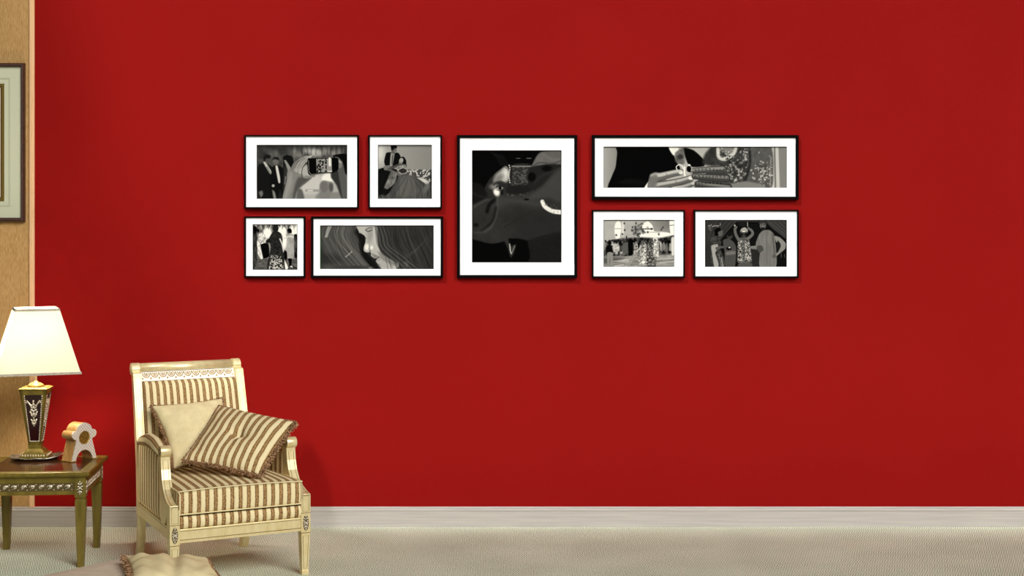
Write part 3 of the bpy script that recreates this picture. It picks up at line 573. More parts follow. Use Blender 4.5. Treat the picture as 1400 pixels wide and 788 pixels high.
def paint_canopy():
    c = Canvas(168, 150, 967, 607, 270, .10)
    c.A = .10+c.noise(60, 60, 1)*.02
    c.poly([(168, 150), (480, 150), (400, 250), (300, 370), (250, 400), (168, 400)], .26, 4); 
    for k in range(9): c.curve([(470-k*22, 165), (400-k*20, 240), (320-k*14, 330)], 6, (.34, .19)[k % 2], 4, .7)
    c.poly([(760, 150), (967, 150), (967, 335), (900, 290), (820, 230)], .30, 4)
    for k in range(7): c.line([(780+k*24, 155), (880+k*22, 235+k*2), (960, 300-k*16)], 5, (.38, .22)[k % 2], 4, .7)
    c.line([(450, 165), (690, 165)], 7, .34, 3); c.line([(560, 180), (690, 182)], 8, .05, 3)
    r = np.random.default_rng(2)
    for k in range(12): c.ell(205+k*9, 208+r.normal(0, 4), 4, 5, .72, 2)
    c.line([(318, 185), (322, 205)], 5, .7, 2); c.poly([(200, 210), (230, 215), (232, 255), (208, 250)], .45, 6, .7)
    # woman at the left in a sari
    c.poly([(180, 400), (225, 380), (230, 600), (180, 607)], .24, 5); c.poly([(228, 320), (290, 300), (330, 360), (320, 430), (350, 500), (365, 607), (235, 607), (228, 460)], .30, 4, tex=c.noise(9, 9, 3, 2)*.14)
    c.poly([(232, 400), (290, 385), (300, 420), (270, 470), (300, 560), (300, 607), (262, 607), (240, 480)], .68, 4); c.ell(318, 275, 27, 36, .42, 3); c.poly([(262, 260), (275, 235), (315, 228), (330, 250), (298, 270), (300, 300), (270, 305)], .07, 3)
    c.curve([(285, 425), (340, 412), (405, 425)], (26, 18), .40, 4); c.line([(330, 520), (345, 600)], 12, .62, 5); c.line([(305, 480), (330, 600)], 8, .5, 4)
    # second woman
    c.poly([(345, 350), (400, 330), (455, 370), (475, 430), (460, 607), (370, 607), (360, 450)], .36, 4); c.ell(412, 305, 28, 34, .30, 3); c.poly([(385, 290), (410, 265), (440, 275), (430, 300), (400, 310)], .12, 4); c.poly([(375, 460), (460, 450), (465, 480), (380, 490)], .5, 6)
    c.ell(402, 428, 24, 14, .07, 3); c.ell(408, 418, 9, 6, .9, 2)
    # girl with raised arms
    c.poly([(490, 340), (525, 320), (590, 320), (605, 380), (635, 540), (600, 565), (545, 575), (485, 555), (488, 450)], .42, 3, smooth=1)
    m = c.cov(c.sd_poly([(488, 345), (600, 345), (632, 545), (490, 560)]), 3); c.mix(m*(c.noise(8, 8, 12, 1) > .1)*.85, .80); c.mix(m*(c.noise(9, 9, 14, 1) > .45), .15)
    c.line([(545, 340), (550, 550)], 26, .36, 6, .6); c.curve([(500, 345), (470, 290), (462, 240), (475, 222)], (30, 24), .46, 3); c.curve([(590, 330), (632, 290), (625, 255), (592, 232)], (30, 22), .48, 3)
    c.ell(548, 275, 34, 42, .34, 3); c.poly([(512, 265), (525, 235), (560, 222), (585, 245), (585, 270), (550, 250)], .70, 4); c.ell(548, 262, 20, 8, .9, 3); c.ell(530, 290, 12, 9, .05, 3); c.ell(568, 290, 12, 9, .05, 3); c.line([(535, 305), (565, 305)], 4, .15, 2)
    c.ell(535, 192, 42, 22, .16, 6); c.line([(583, 175), (586, 215)], 6, .8, 2); c.ell(460, 205, 8, 9, .75, 2); c.poly([(500, 570), (630, 565), (630, 607), (500, 607)], .38, 4)
    # man with turban, long kurta
    c.poly([(700, 285), (740, 250), (800, 250), (840, 290), (860, 400), (862, 607), (700, 607), (705, 430), (668, 440), (665, 370)], .52, 4, tex=c.noise(14, 90, 6)*.05); c.line([(770, 270), (775, 600)], 8, .42, 5, .7)
    c.ell(733, 205, 30, 38, .46, 3); c.poly([(690, 185), (705, 162), (745, 157), (770, 180), (765, 215), (750, 185), (705, 190)], .28, 3); c.ell(733, 232, 18, 12, .16, 4); c.ell(722, 200, 5, 3, .1, 2); c.ell(746, 200, 5, 3, .1, 2); c.line([(726, 218), (742, 218)], 3, .75, 1.5)
    c.poly([(610, 405), (670, 400), (690, 430), (660, 440), (612, 425)], .55, 3); c.poly([(680, 400), (725, 400), (740, 440), (700, 470), (670, 440)], .36, 5); c.line([(828, 290), (850, 500)], 16, .42, 5)
    c.poly([(845, 305), (900, 320), (955, 375), (950, 430), (890, 480), (840, 520), (828, 500), (880, 460), (905, 400), (860, 360)], .60, 4); c.poly([(875, 350), (905, 385), (900, 420), (870, 450)], .16, 4)
    c.ell(845, 500, 22, 20, .42, 4); c.line([(912, 475), (912, 512)], 4, .5, 2); c.line([(944, 480), (944, 512)], 4, .5, 2); c.poly([(620, 440), (690, 450), (690, 607), (635, 607)], .22, 5)
    c.edge(.03, 10, 'ltr'); c.edge(.03, 5, 'b'); return c

def wall_frame(px0, py0, px1, py1, qx0, qy0, qx1, qy1, bw, label, painter, green=False):
    x0, x1, z1, z0 = WX(px0), WX(px1), WZ(py0), WZ(py1); b = bw*WY/F; D = .026
    ox, oz = (x0+x1)/2, z0
    t = empty('picture_frame', label, 'picture frame', (ox, WY, oz), 0, 'black framed photographs on the red wall')
    w2 = (x1-x0)/2; h = z1-z0
    bm = B()                                                         # four mitred bars with a small inner step
    for (A, Bq) in (((-w2, 0), (w2, 0)), ((w2, 0), (w2, h)), ((w2, h), (-w2, h)), ((-w2, h), (-w2, 0))):
        def P(pt, ins, y): return (pt[0]-math.copysign(ins, pt[0]), y, pt[1]+(ins if pt[1] == 0 else -ins))
        pr = [(0, -.001), (0, -D+.002), (b*.12, -D), (b*.7, -D), (b, -D+.004), (b, -.001)]
        r0 = [bm.verts.new(P(A, i, y)) for i, y in pr]; r1 = [bm.verts.new(P(Bq, i, y)) for i, y in pr]
        for i in range(len(pr)): bm.faces.new((r0[i], r1[i], r1[(i+1) % len(pr)], r0[(i+1) % len(pr)]))
    bmesh.ops.remove_doubles(bm, verts=bm.verts, dist=1e-5); obj('frame_border', bm, M['black'], t)
    mx0, mx1, mz0, mz1 = WX(qx0)-ox, WX(qx1)-ox, WZ(qy1)-oz, WZ(qy0)-oz; ym, yb = -D+.009, -.012
    bm = B(); e = .0015
    outer = [(-w2+b*.9, b*.9), (w2-b*.9, b*.9), (w2-b*.9, h-b*.9), (-w2+b*.9, h-b*.9)]; inn = [(mx0, mz0), (mx1, mz0), (mx1, mz1), (mx0, mz1)]
    inn2 = [(mx0-e, mz0-e), (mx1+e, mz0-e), (mx1+e, mz1+e), (mx0-e, mz1+e)]
    loops = [[bm.verts.new((x, y, z)) for x, z in pts] for pts, y in ((outer, yb), (outer, ym), (inn2, ym), (inn, yb))]
    for a, c in zip(loops, loops[1:]):
        for i in range(4): bm.faces.new((a[i], a[(i+1) % 4], c[(i+1) % 4], c[i]))
    obj('mat_board', bm, M['mat'], t)
    print_mesh('print', painter(), mx0-e, mx1+e, mz0-e, mz1+e, yb+.001, t, green=green)
    bm = B(); box(bm, -w2+b, w2-b, -.010, -.002, b, h-b); obj('backing_board', bm, M['dark_wood'], t)
    return t
wall_frame(335, 185, 491, 285.5, 351.5, 198.5, 475, 272, 2.2, 'black framed photo of hands holding up a phone toward men in suits', paint_phone)
wall_frame(504, 185, 604.5, 285.5, 517, 198.5, 590.5, 272, 2.2, 'small black framed photo of a suited man beside a woman reclining', paint_sofa)
wall_frame(335, 296, 418, 379.5, 346, 307, 407, 369, 2.2, 'smallest black framed photo, a figure from behind and a man in pale coat', paint_dance)
wall_frame(426, 296, 606, 380, 438, 308.5, 593, 368, 3.2, 'wide black framed photo of a face in profile with long hair hanging over it', paint_profile, True)
wall_frame(625, 185, 789, 380, 645.5, 206, 767.5, 359, 4.0, 'largest tall black framed photo, dark, of a face half hidden behind a draped blanket', paint_blanket)
wall_frame(809, 185, 1091, 273, 825, 201, 1075, 257, 4.0, 'long panoramic black framed photo of two hands holding rings', paint_rings)
wall_frame(809, 287, 936, 380, 825, 301, 921.5, 365, 2.2, 'black framed photo of a crowd with balloons before pale domed towers', paint_crowd)
wall_frame(948, 287, 1091, 380, 963.5, 301, 1075, 365, 2.2, 'black framed photo of a girl with raised arms beside a turbaned man', paint_canopy)

# ------------------------------------------------------------------ dark wood frame on the tan wall
def tan_frame():
    x1 = WX(35.5); x0 = x1-.66; z1, z0 = WZ(86.8), WZ(303.2); y = WY-.004
    t = empty('picture_frame', 'large dark carved wood frame with sage grey mat on the tan wallpaper', 'picture frame', ((x0+x1)/2, y, z0))
    W2 = (x1-x0)/2; h = z1-z0
    def ring(name, i0, i1, y0, y1, m, prof=None, bead=False):
        bm = B()
        pr = prof or [(i0, y0), (i0, y1), (i1, y1), (i1, y0)]
        cs = ((-W2, 0), (W2, 0), (W2, h), (-W2, h))
        rs = [[bm.verts.new((c[0]-math.copysign(i, c[0]), yy, c[1]+(i if c[1] == 0 else -i))) for i, yy in pr] for c in cs]
        for k in range(4):
            a, c = rs[k], rs[(k+1) % 4]
            for i in range(len(pr)): bm.faces.new((a[i], c[i], c[(i+1) % len(pr)], a[(i+1) % len(pr)]))
        if bead:
            n = int(h/.012)
            for sx in (-1, 1):
                for k in range(n): blob(bm, (sx*(W2-.012), -.031, .008+k*(h-.016)/n), (.0035, .003, .005), seg=6)
            n = int(2*W2/.012)
            for z in (.012, h-.012):
                for k in range(n): blob(bm, (-W2+.012+k*(2*W2-.02)/n, -.031, z), (.005, .003, .0035), seg=6)
        return obj(name, bm, m, t)
    b = .0215
    ring('frame_border', 0, b, 0, 0, M['dark_wood'], [(0, -.001), (0, -.022), (.004, -.030), (.011, -.031), (.016, -.026), (.0185, -.027), (b, -.020), (b, -.001)], True)
    bm = B(); box(bm, -W2+b-.002, W2-b+.002, -.014, -.004, b-.002, h-b+.002); mt = obj('mat_board', bm, M['sage_mat'], t)
    ring('ruled_line', .0815, .0835, -.0135, -.0146, M['sage_line']).parent = mt; ring('ruled_line', .0875, .0890, -.0135, -.0146, M['sage_line']).parent = mt
    ring('gold_fillet', .112, .127, -.0135, -.0185, M['gold_band'])
    ring('inner_line', .127, .132, -.0135, -.0165, M['dark_wood'])
    bm = B(); box(bm, -W2+.132, W2-.132, -.0155, -.0135, .132, h-.132); obj('print', bm, M['paper'], t)
tan_frame()

# ------------------------------------------------------------------ side table
TX, TY, TA = -2.025, 7.505, R(5)
TW, TD, TH = .545, .535, .463
def side_table():
    t = empty('side_table', 'low olive gilt side table with dark inlaid top beside the armchair', 'side table', (TX, TY, 0), TA)
    g = M['olive_gilt']
    bm = B()
    pr = [(0, .444), (-.001, .446), (0, .452), (0, .458), (-.004, TH)]  # moulded edge: loft of rectangles
    loops = []
    for ins, z in ((.012, .440), (.004, .443), (.004, .4455), (0, .449), (0, .458), (.003, .462), (.006, TH), (.052, TH)):
        loops.append([bm.verts.new(p+(z,)) for p in ((-TW+ins, ins), (-ins, ins), (-ins, TD-ins), (-TW+ins, TD-ins))])
    bm.faces.new(loops[0])
    for a, c in zip(loops, loops[1:]):
        for i in range(4): bm.faces.new((a[i], a[(i+1) % 4], c[(i+1) % 4], c[i]))
    top = obj('table_top', bm, g, t)
    bm = B(); box(bm, -TW+.052, -.052, .052, TD-.052, .450, TH); obj('inlay_panel', bm, M['inlay'], top, label='dark walnut inlay')
    o = .024                                                          # apron frame set in from the top
    x0, x1, y0, y1 = -TW+o, -o, o, TD-o
    bm = B()
    for a, b_, c, d in ((x0, x1, y0+.004, y0+.022), (x0, x1, y1-.022, y1-.004), (x0+.004, x0+.022, y0, y1), (x1-.022, x1-.004, y0, y1)): box(bm, a, b_, c, d, .352, .441)
    for a, b_, c, d in ((x0+.05, x1-.05, y0, y0+.010), (x0+.05, x1-.05, y1-.010, y1), (x0, x0+.010, y0+.05, y1-.05), (x1-.010, x1, y0+.05, y1-.05)):
        box(bm, a, b_, c, d, .352, .370); box(bm, a, b_, c, d, .409, .441)
    ap = obj('apron', bm, g, t, bevel=.0012)
    for a, b_, c, d in ((x0+.05, x1-.05, y0+.0025, y0+.008), (x1-.008, x1-.0025, y0+.05, y1-.05)): bm = B(); box(bm, a, b_, c, d, .369, .410); obj('frieze_ground', bm, M['dark_ground'], ap)
    def friezes(fn, L):                                               # running scroll and leaf carving along one side
        bm = B(); n = int(L/.040)
        for k in range(n):
            u = (k+.5)*L/n; q = 1 if k % 2 else -1
            path = [fn(u+.014*math.cos(a)*q*(1-a/9), .390+.011*math.sin(a)*(1-a/9)) for a in np.linspace(0, 4.8, 12)]
            tube(bm, path, [.0026-.0001*i for i in range(12)], 6)
            for a in (40, 90, 140): 
                d = Vector(fn(u, .390)); T = Vector(fn(u+.01*math.cos(R(a)), .390+.010*math.sin(R(a)))); blob(bm, (d+T)/2, (.003, .003, .0045), seg=6)
            for zz in (.377, .402): blob(bm, Vector(fn(u+.018, zz)), (.003, .0025, .003), seg=6)
            tube(bm, [fn(u-.012, .378), fn(u, .386), fn(u+.012, .400)], .0022, 5)
        obj('carved_frieze', bm, M['silver_gilt'], ap, smooth=True)
    friezes(lambda u, z: (x0+.06+u, y0+.002, z), TW-2*o-.12)
    friezes(lambda u, z: (x1-.002, y0+.06+u, z), TD-2*o-.12)
    bw = .052
    for sx in (0, 1):
        for sy in (0, 1):
            cx = x1-bw/2+.002 if sx else x0+bw/2-.002; cy = y1-bw/2+.002 if sy else y0+bw/2-.002
            bm = B(); box(bm, cx-bw/2, cx+bw/2, cy-bw/2, cy+bw/2, .338, .441)
            frustum(bm, (cx, cy), (.040, .040), .330, (cx, cy), (.044, .044), .338)
            frustum(bm, (cx, cy), (.050, .050), .322, (cx, cy), (.042, .042), .330)
            frustum(bm, (cx, cy), (.030, .030), 0, (cx, cy), (.050, .050), .322)
            lg = obj('leg', bm, g, t, bevel=.0015)
            for fy in (-1, 1) if True else ():
                bm = B()                                              # sunk panel outline on front or back face
                pts = []
                for (u, z) in ((-.3, .02), (.3, .02), (.3, .295), (-.3, .295)):
                    wd = .030+.020*z/.322; pts.append((cx+u*wd, cy+fy*(wd/2), z))
                tube(bm, pts, .0012, 4, closed=True); obj('panel_line', bm, M['groove'], lg)
            bm = B(); prism(bm, [(cx+.016*math.cos(R(a)), .385+.034*math.sin(R(a))) for a in range(0, 360, 20)], XZ, cy-bw/2-.0006, cy-bw/2+.002); obj('carving_ground', bm, M['dark_ground'], lg)
            bm = B(); prism(bm, [(cy+.016*math.cos(R(a)), .385+.034*math.sin(R(a))) for a in range(0, 360, 20)], lambda p, q, t: (t, p, q), cx+bw/2-.002, cx+bw/2+.0006); obj('carving_ground', bm, M['dark_ground'], lg)
            bm = B()
            for face in (0, 1):
                for k in range(10):
                    a = k*36+18; rr = .010+.006*abs(math.sin(R(a))); u, z = math.cos(R(a))*rr*.7, math.sin(R(a))*rr*1.6
                    if face == 0: c_ = (cx+u, cy-bw/2, .385+z); Mx = Matrix.Rotation(-R(a)+R(90), 4, 'Y')
                    else: c_ = (cx+bw/2, cy+u, .385+z); Mx = Matrix.Rotation(R(a)-R(90), 4, 'X')
                    blob(bm, c_, (.0032, .003, .009) if face == 0 else (.003, .0032, .009), Mx, 6)
                blob(bm, (cx, cy-bw/2, .385) if face == 0 else (cx+bw/2, cy, .385), (.005, .004, .005) if face == 0 else (.004, .005, .005), seg=8)
            obj('rosette', bm, M['silver_gilt'], lg, smooth=True)
    return t
side_table()
def on_table(px, py, h=0):                    # point on the table top seen at that place of the photo
    Y = (1.70-TH-h)*F/(py-293); return Vector(((px-700)*Y/F, Y, TH+h))

# ------------------------------------------------------------------ tray, lamp, clock on the table
LC = Vector((-2.41, 7.93, 0))
def tray():
    bm = B(); n = 72; rings = []
    for rr, z in ((0, .003), (.6, .003), (.78, .003), (.86, .006), (.95, .011), (1.0, .014), (.97, .0165), (.86, .0095), (.78, .006), (.6, .0055), (0, .0055)):
        ring = []
        for k in range(n):
            a = 2*math.pi*k/n; s = 1+.03*rr*math.cos(9*a)*(rr > .8); lift = .012*max(0, math.cos(a-R(10)))**4*(rr > .8)
            ring.append(bm.verts.new((.135*rr*s*math.cos(a), .105*rr*s*math.sin(a), z+lift+.002*(rr > .8)*math.cos(9*a))))
        rings.append(ring)
    for a, c in zip(rings, rings[1:]):
        for k in range(n): bm.faces.new((a[k], a[(k+1) % n], c[(k+1) % n], c[k]))
    bmesh.ops.remove_doubles(bm, verts=bm.verts, dist=1e-5)
    o = obj('tray', bm, M['silver'], smooth=True); o.location = (LC.x+.006, LC.y-.012, TH); o.rotation_euler = (0, 0, TA)
    tag(o, 'small scalloped pewter tray under the table lamp', 'tray')
tray()
def lamp():
    t = empty('table_lamp', 'lit table lamp with white square shade and gilt urn base on the side table', 'lamp', (LC.x, LC.y, TH+.0055), TA)
    g = M['olive_gilt']
    bm = B(); Z = 0
    frustum(bm, (0, 0), (.140, .140), 0, (0, 0), (.140, .140), .010)
    frustum(bm, (0, 0), (.138, .138), .010, (0, 0), (.118, .118), .026)
    frustum(bm, (0, 0), (.106, .106), .026, (0, 0), (.100, .100), .032)
    frustum(bm, (0, 0), (.100, .100), .032, (0, 0), (.070, .070), .050)
    frustum(bm, (0, 0), (.062, .062), .050, (0, 0), (.062, .062), .066)
    pl = obj('plinth', bm, g, t, bevel=.0015)
    bm = B()
    for s in range(4):
        Mr = Matrix.Rotation(R(90*s), 4, 'Z')
        for k in range(9): blob(bm, Mr @ Vector((-.052+k*.013, -.065, .018)), (.005, .005, .0055), seg=6)
    obj('carved_band', bm, M['silver_gilt'], pl, smooth=True)
    # urn: upside-down tapering box with recessed panels
    z0, z1, a0, a1 = .066, .345, .060, .136
    bm = B(); frustum(bm, (0, 0), (a0-.012, a0-.012), z0, (0, 0), (a1-.012, a1-.012), z1)
    ur = obj('urn_body', bm, M['burgundy'], t, label='dark burgundy panelled body')
    bm = B()
    def fpt(u, z, out=0):                     # u in -1..1 across the front face at height z
        h = (a0+(a1-a0)*(z-z0)/(z1-z0))/2; return Vector((u*h, -h-out, z))
    for s in range(4):
        Mr = Matrix.Rotation(R(90*s), 4, 'Z')
        for q in (-1, 1):
            pts = [fpt(q, z0), fpt(q*.74, z0), fpt(q*.74, z1), fpt(q, z1)]
            A = [bm.verts.new(Mr @ p) for p in pts]; Bb = [bm.verts.new(Mr @ (p+Vector((0, .010, 0)))) for p in pts]
            bm.faces.new(A); bm.faces.new(Bb[::-1])
            for i in range(4): bm.faces.new((A[i], A[(i+1) % 4], Bb[(i+1) % 4], Bb[i]))
        for za, zb in ((z0, z0+.016), (z1-.022, z1)):
            pts = [fpt(-1, za), fpt(1, za), fpt(1, zb), fpt(-1, zb)]
            A = [bm.verts.new(Mr @ p) for p in pts]; Bb = [bm.verts.new(Mr @ (p+Vector((0, .010, 0)))) for p in pts]
            bm.faces.new(A); bm.faces.new(Bb[::-1])
            for i in range(4): bm.faces.new((A[i], A[(i+1) % 4], Bb[(i+1) % 4], Bb[i]))
    frustum(bm, (0, 0), (a1, a1), z1, (0, 0), (a1+.012, a1+.012), z1+.008); frustum(bm, (0, 0), (a1+.010, a1+.010), z1+.008, (0, 0), (a1-.02, a1-.02), z1+.014)
    obj('corner_frame', bm, g, t)
    bm = B()
    for s in range(4):
        Mr = Matrix.Rotation(R(90*s), 4, 'Z')
        for q in (-1, 1):
            for k in range(22): z = z0+.022+k*(z1-z0-.05)/21; blob(bm, Mr @ fpt(q*.68, z, -.001), (.0034, .003, .0048), seg=6)
        for k in range(7): blob(bm, Mr @ fpt(-.6+k*.2, z0+.020, -.001), (.004, .003, .003), seg=6)
    obj('bead_border', bm, M['silver_gilt'], t, smooth=True)
    bm = B()                                  # festoon of leaves hanging on each face
    for s in range(4):
        Mr = Matrix.Rotation(R(90*s), 4, 'Z')
        def fp(x, z): h = (a0+(a1-a0)*(z-z0)/(z1-z0))/2; return Mr @ Vector((x, -h+.002, z))
        top = z1-.055
        for q in (-1, 1):
            tube(bm, [fp(q*.004, top-.018), fp(q*.014, top-.020), fp(q*.024, top-.006), fp(q*.033, top+.006), fp(q*.036, top-.004), fp(q*.030, top-.010)], [.004, .0045, .004, .0032, .003, .002], 6)
            for k, (x, z, a) in enumerate(((.010, -.030, 30), (.013, -.058, 40), (.010, -.070, 25), (.009, -.098, 35), (.006, -.112, 20), (.008, -.045, 60))):
                blob(bm, fp(q*x, top+z), (.0045, .004, .011), Mr @ Matrix.Rotation(q*R(a), 4, 'Y'), 8)
        for z, r_ in ((0, .007), (-.014, .007), (-.030, .0085), (-.050, .007), (-.066, .010), (-.084, .006), (-.098, .008), (-.114, .006), (-.126, .004)): blob(bm, fp(0, top+z), (r_*.7, .005, r_), Mr, 8)
    obj('festoon', bm, M['silver_gilt'], t, smooth=True)
    bm = B(); lathe(bm, [(.040, z1+.012), (.041, z1+.018), (.036, z1+.026), (.022, z1+.034), (.012, z1+.037), (.010, z1+.042)]); obj('cap', bm, M['antique_gold'], t, smooth=True)
    bm = B(); lathe(bm, [(.0065, z1+.038), (.0065, .54), (.014, .545), (.014, .565), (.006, .570)], n=20); obj('rod', bm, M['white_metal'], t, smooth=True)
    # shade
    zb, zt = .902-TH-.0055, 1.222-TH-.0055; sb, st_ = .405, .214; th = .003; SA = R(21)-TA
    rot = Matrix.Rotation(SA, 4, 'Z')
    bm = B(); loops = []
    for s_, z in ((sb, zb), (st_, zt), (st_-th*2, zt), (sb-th*2, zb)):
        loops.append([bm.verts.new(rot @ Vector((i*s_/2, j*s_/2, z))) for i, j in ((-1, -1), (1, -1), (1, 1), (-1, 1))])
    for k in range(4):
        a, c = loops[k], loops[(k+1) % 4]
        for i in range(4): bm.faces.new((a[i], a[(i+1) % 4], c[(i+1) % 4], c[i]))
    sh = obj('lamp_shade', bm, M['shade'], t)
    for s_, z, h in ((sb, zb, .011), (st_, zt-.008, .012)):
        bm = B(); o1, i1 = s_/2+.003, s_/2-.002; k2 = (sb-st_)/(zt-zb)/2*h
        L = [[bm.verts.new(rot @ Vector((i*r_, j*r_, zz))) for i, j in ((-1, -1), (1, -1), (1, 1), (-1, 1))] for r_, zz in ((i1, z), (o1, z), (o1-k2+.001, z+h), (i1-k2, z+h))]
        for k in range(4):
            a, c = L[k], L[(k+1) % 4]
            for i in range(4): bm.faces.new((a[i], a[(i+1) % 4], c[(i+1) % 4], c[i]))
        obj('braid_trim', bm, M['braid'], sh, label='woven braid edging')
    bm = B(); blob(bm, (0, 0, .60), (.028, .028, .036), seg=20)
    mb = bpy.data.materials.new('glowing_bulb'); mb.use_nodes = True; pb = mb.node_tree.nodes['Principled BSDF']; pb.inputs['Emission Color'].default_value = (1, .86, .66, 1); pb.inputs['Emission Strength'].default_value = 40
    bm2 = obj('bulb', bm, mb, t, smooth=True)
    bm = B()
    for k in range(4):
        v = rot @ Vector(((1, 0), (0, 1), (-1, 0), (0, -1))[k]+(0,)); tube(bm, [(0, 0, .55), tuple(v*.06+Vector((0, 0, .60))), tuple(v*.08+Vector((0, 0, zt-.012))), tuple(v*(st_/2-.003)+Vector((0, 0, zt-.006)))], .0018, 6)
    obj('shade_carrier', bm, M['white_metal'], t)
    ld = bpy.data.lights.new('lamp_light', 'POINT'); lo = bpy.data.objects.new('lamp_light', ld); C.objects.link(lo); lo.parent = t; lo.location = (0, 0, .60)
    ld.energy = 30; ld.color = (1, .90, .76); ld.shadow_soft_size = .05
lamp()

def clock():
    a = R(54.5)
    c = Vector((-2.192, 7.795, TH))
    t = empty('mantel_clock', 'small arched clock with ivory lattice front and brass dial beside the lamp', 'clock', tuple(c), a)
    W, H, D = .158, .190, .078
    def out():                                # outline of the front, u across, z up
        P = [(0, 0)]
        P += [(.004, .012), (.030, .100)]
        ex, ez, er = .024, .132, .021
        for d in np.linspace(-80, -250, 12): P.append((ex+er*math.cos(R(d)), ez+er*math.sin(R(d))))
        cx, cz, cr = W/2, .138, .052
        for d in np.linspace(165, 15, 18): P.append((cx+cr*math.cos(R(d)), cz+cr*math.sin(R(d))))
        half = P[:]
        n = len([1 for _ in half])
        left = P[:3+12]; dome = P[3+12:]
        right = [(W-u, z) for u, z in left][::-1]
        arch = [(W-.024, 0)]+[(W/2+.052*math.cos(R(d)), .055*math.sin(R(d))) for d in np.linspace(8, 172, 16)]+[(.024, 0)]
        return left+dome+right, arch
    o_, arch = out()
    full = o_+arch
    bm = B(); prism(bm, full, XZ, .004, D); body = obj('clock_body', bm, M['tanbox'], t, label='gilt wood sides')
    for f in body.data.polygons: f.use_smooth = False
    # front plate with the round dial opening
    import mathutils
    bm = B(); cx, cz, r0 = W/2, .116, .033; n = 36
    hole = [(cx+r0*math.cos(2*math.pi*k/n), cz+r0*math.sin(2*math.pi*k/n)) for k in range(n)]
    ins = full
    vo = [Vector((x, z, 0)) for x, z in ins]; vh = [Vector((x, z, 0)) for x, z in hole]
    tri = mathutils.geometry.tessellate_polygon([vo, vh]); allp = vo+vh
    for yy in (-.002, .004):
        vs = [bm.verts.new((p.x, yy, p.y)) for p in allp]
        for tr in tri:
            try: bm.faces.new([vs[i] for i in tr])
            except ValueError: pass
        if yy < 0: fr = vs
        else: bk = vs
    m_ = len(vo)
    for i in range(m_): bm.faces.new((fr[i], fr[(i+1) % m_], bk[(i+1) % m_], bk[i]))
    for i in range(n): bm.faces.new((fr[m_+i], bk[m_+i], bk[m_+(i+1) % n], fr[m_+(i+1) % n]))
    obj('front_plate', bm, M['lattice'], t, label='ivory lattice front')
    bm = B(); lathe(bm, [(r0+.003, -.004), (r0+.003, .001), (r0-.001, .003), (r0-.003, .001), (r0-.003, -.006)], n=36)
    bm.faces.ensure_lookup_table(); bmesh.ops.delete(bm, geom=[f for f in bm.faces if len(f.verts) > 4], context='FACES')
    bz = obj('bezel', bm, M['antique_gold'], t, smooth=True); bz.rotation_euler = (R(90), 0, 0); bz.location = (cx, 0, cz)
    bm = B(); lathe(bm, [(r0-.003, -.0005), (r0-.003, .0005)], n=36); dl = obj('dial', bm, M['dial'], t); dl.rotation_euler = (R(90), 0, 0); dl.location = (cx, .003, cz)
    bm = B()
    for k in range(12): aa = R(30*k); box(bm, *(lambda x, y: (x-.0011, x+.0011, y-.0011, y+.0011))(math.cos(aa)*.024, math.sin(aa)*.024), .0005, .0018)
    ob = obj('hour_marks', bm, M['dark_wood'], dl)
    for aa, l in ((60, .014), (150, .019)):
        bm = B(); tube(bm, [(0, 0, .0015), (l*math.cos(R(aa)), l*math.sin(R(aa)), .0015)], .001, 5); obj('hand', bm, M['dark_wood'], dl)
    for u0 in (-.003, W-.027):
        bm = B(); box(bm, u0, u0+.030, -.004, D+.002, 0, .006); obj('foot', bm, M['antique_gold'], t, bevel=.001)
clock()

# ------------------------------------------------------------------ armchair
CX, CY, CA = -1.543, 7.064, R(28.64)
W = .676
def tp(x, y): f = 1-.142*min(max((y-.05)/.70, 0), 1.2); return W/2+(x-W/2)*f, y
def ch(x, y, z):                              # chair local -> world
    x, y = tp(x, y); return Vector((CX+x*math.cos(CA)-y*math.sin(CA), CY+x*math.sin(CA)+y*math.cos(CA), z))
def taper(bm):
    for v in bm.verts: v.co.x, v.co.y = tp(v.co.x, v.co.y)
    return bm
def tapg(g): return [(tp(p[0], p[1])[0], p[1], p[2]) for p in g[0]], g[1], g[2]
REAR = [(.22, .735), (.30, .738), (.45, .748), (.59, .777), (.69, .80), (.80, .830), (.90, .858)]
def rear(z):
    for (a, ya), (b, yb) in zip(REAR, REAR[1:]):
        if z <= b: return ya+(yb-ya)*(z-a)/(b-a)
    return REAR[-1][1]
def rosette(bm, c, sx=1):
    for k in range(12):
        a = k*30; rr = .008+.009*abs(math.sin(R(a))); u, z = math.cos(R(a))*rr*.75, math.sin(R(a))*rr*1.3
        blob(bm, (c[0]+u, c[1], c[2]+z), (.0026, .003, .008), Matrix.Rotation(-R(a)+R(90), 4, 'Y'), 6)
    blob(bm, c, (.005, .004, .005), seg=8)
    for q in (-1, 1): blob(bm, (c[0], c[1], c[2]+q*.030), (.004, .003, .006), seg=6)
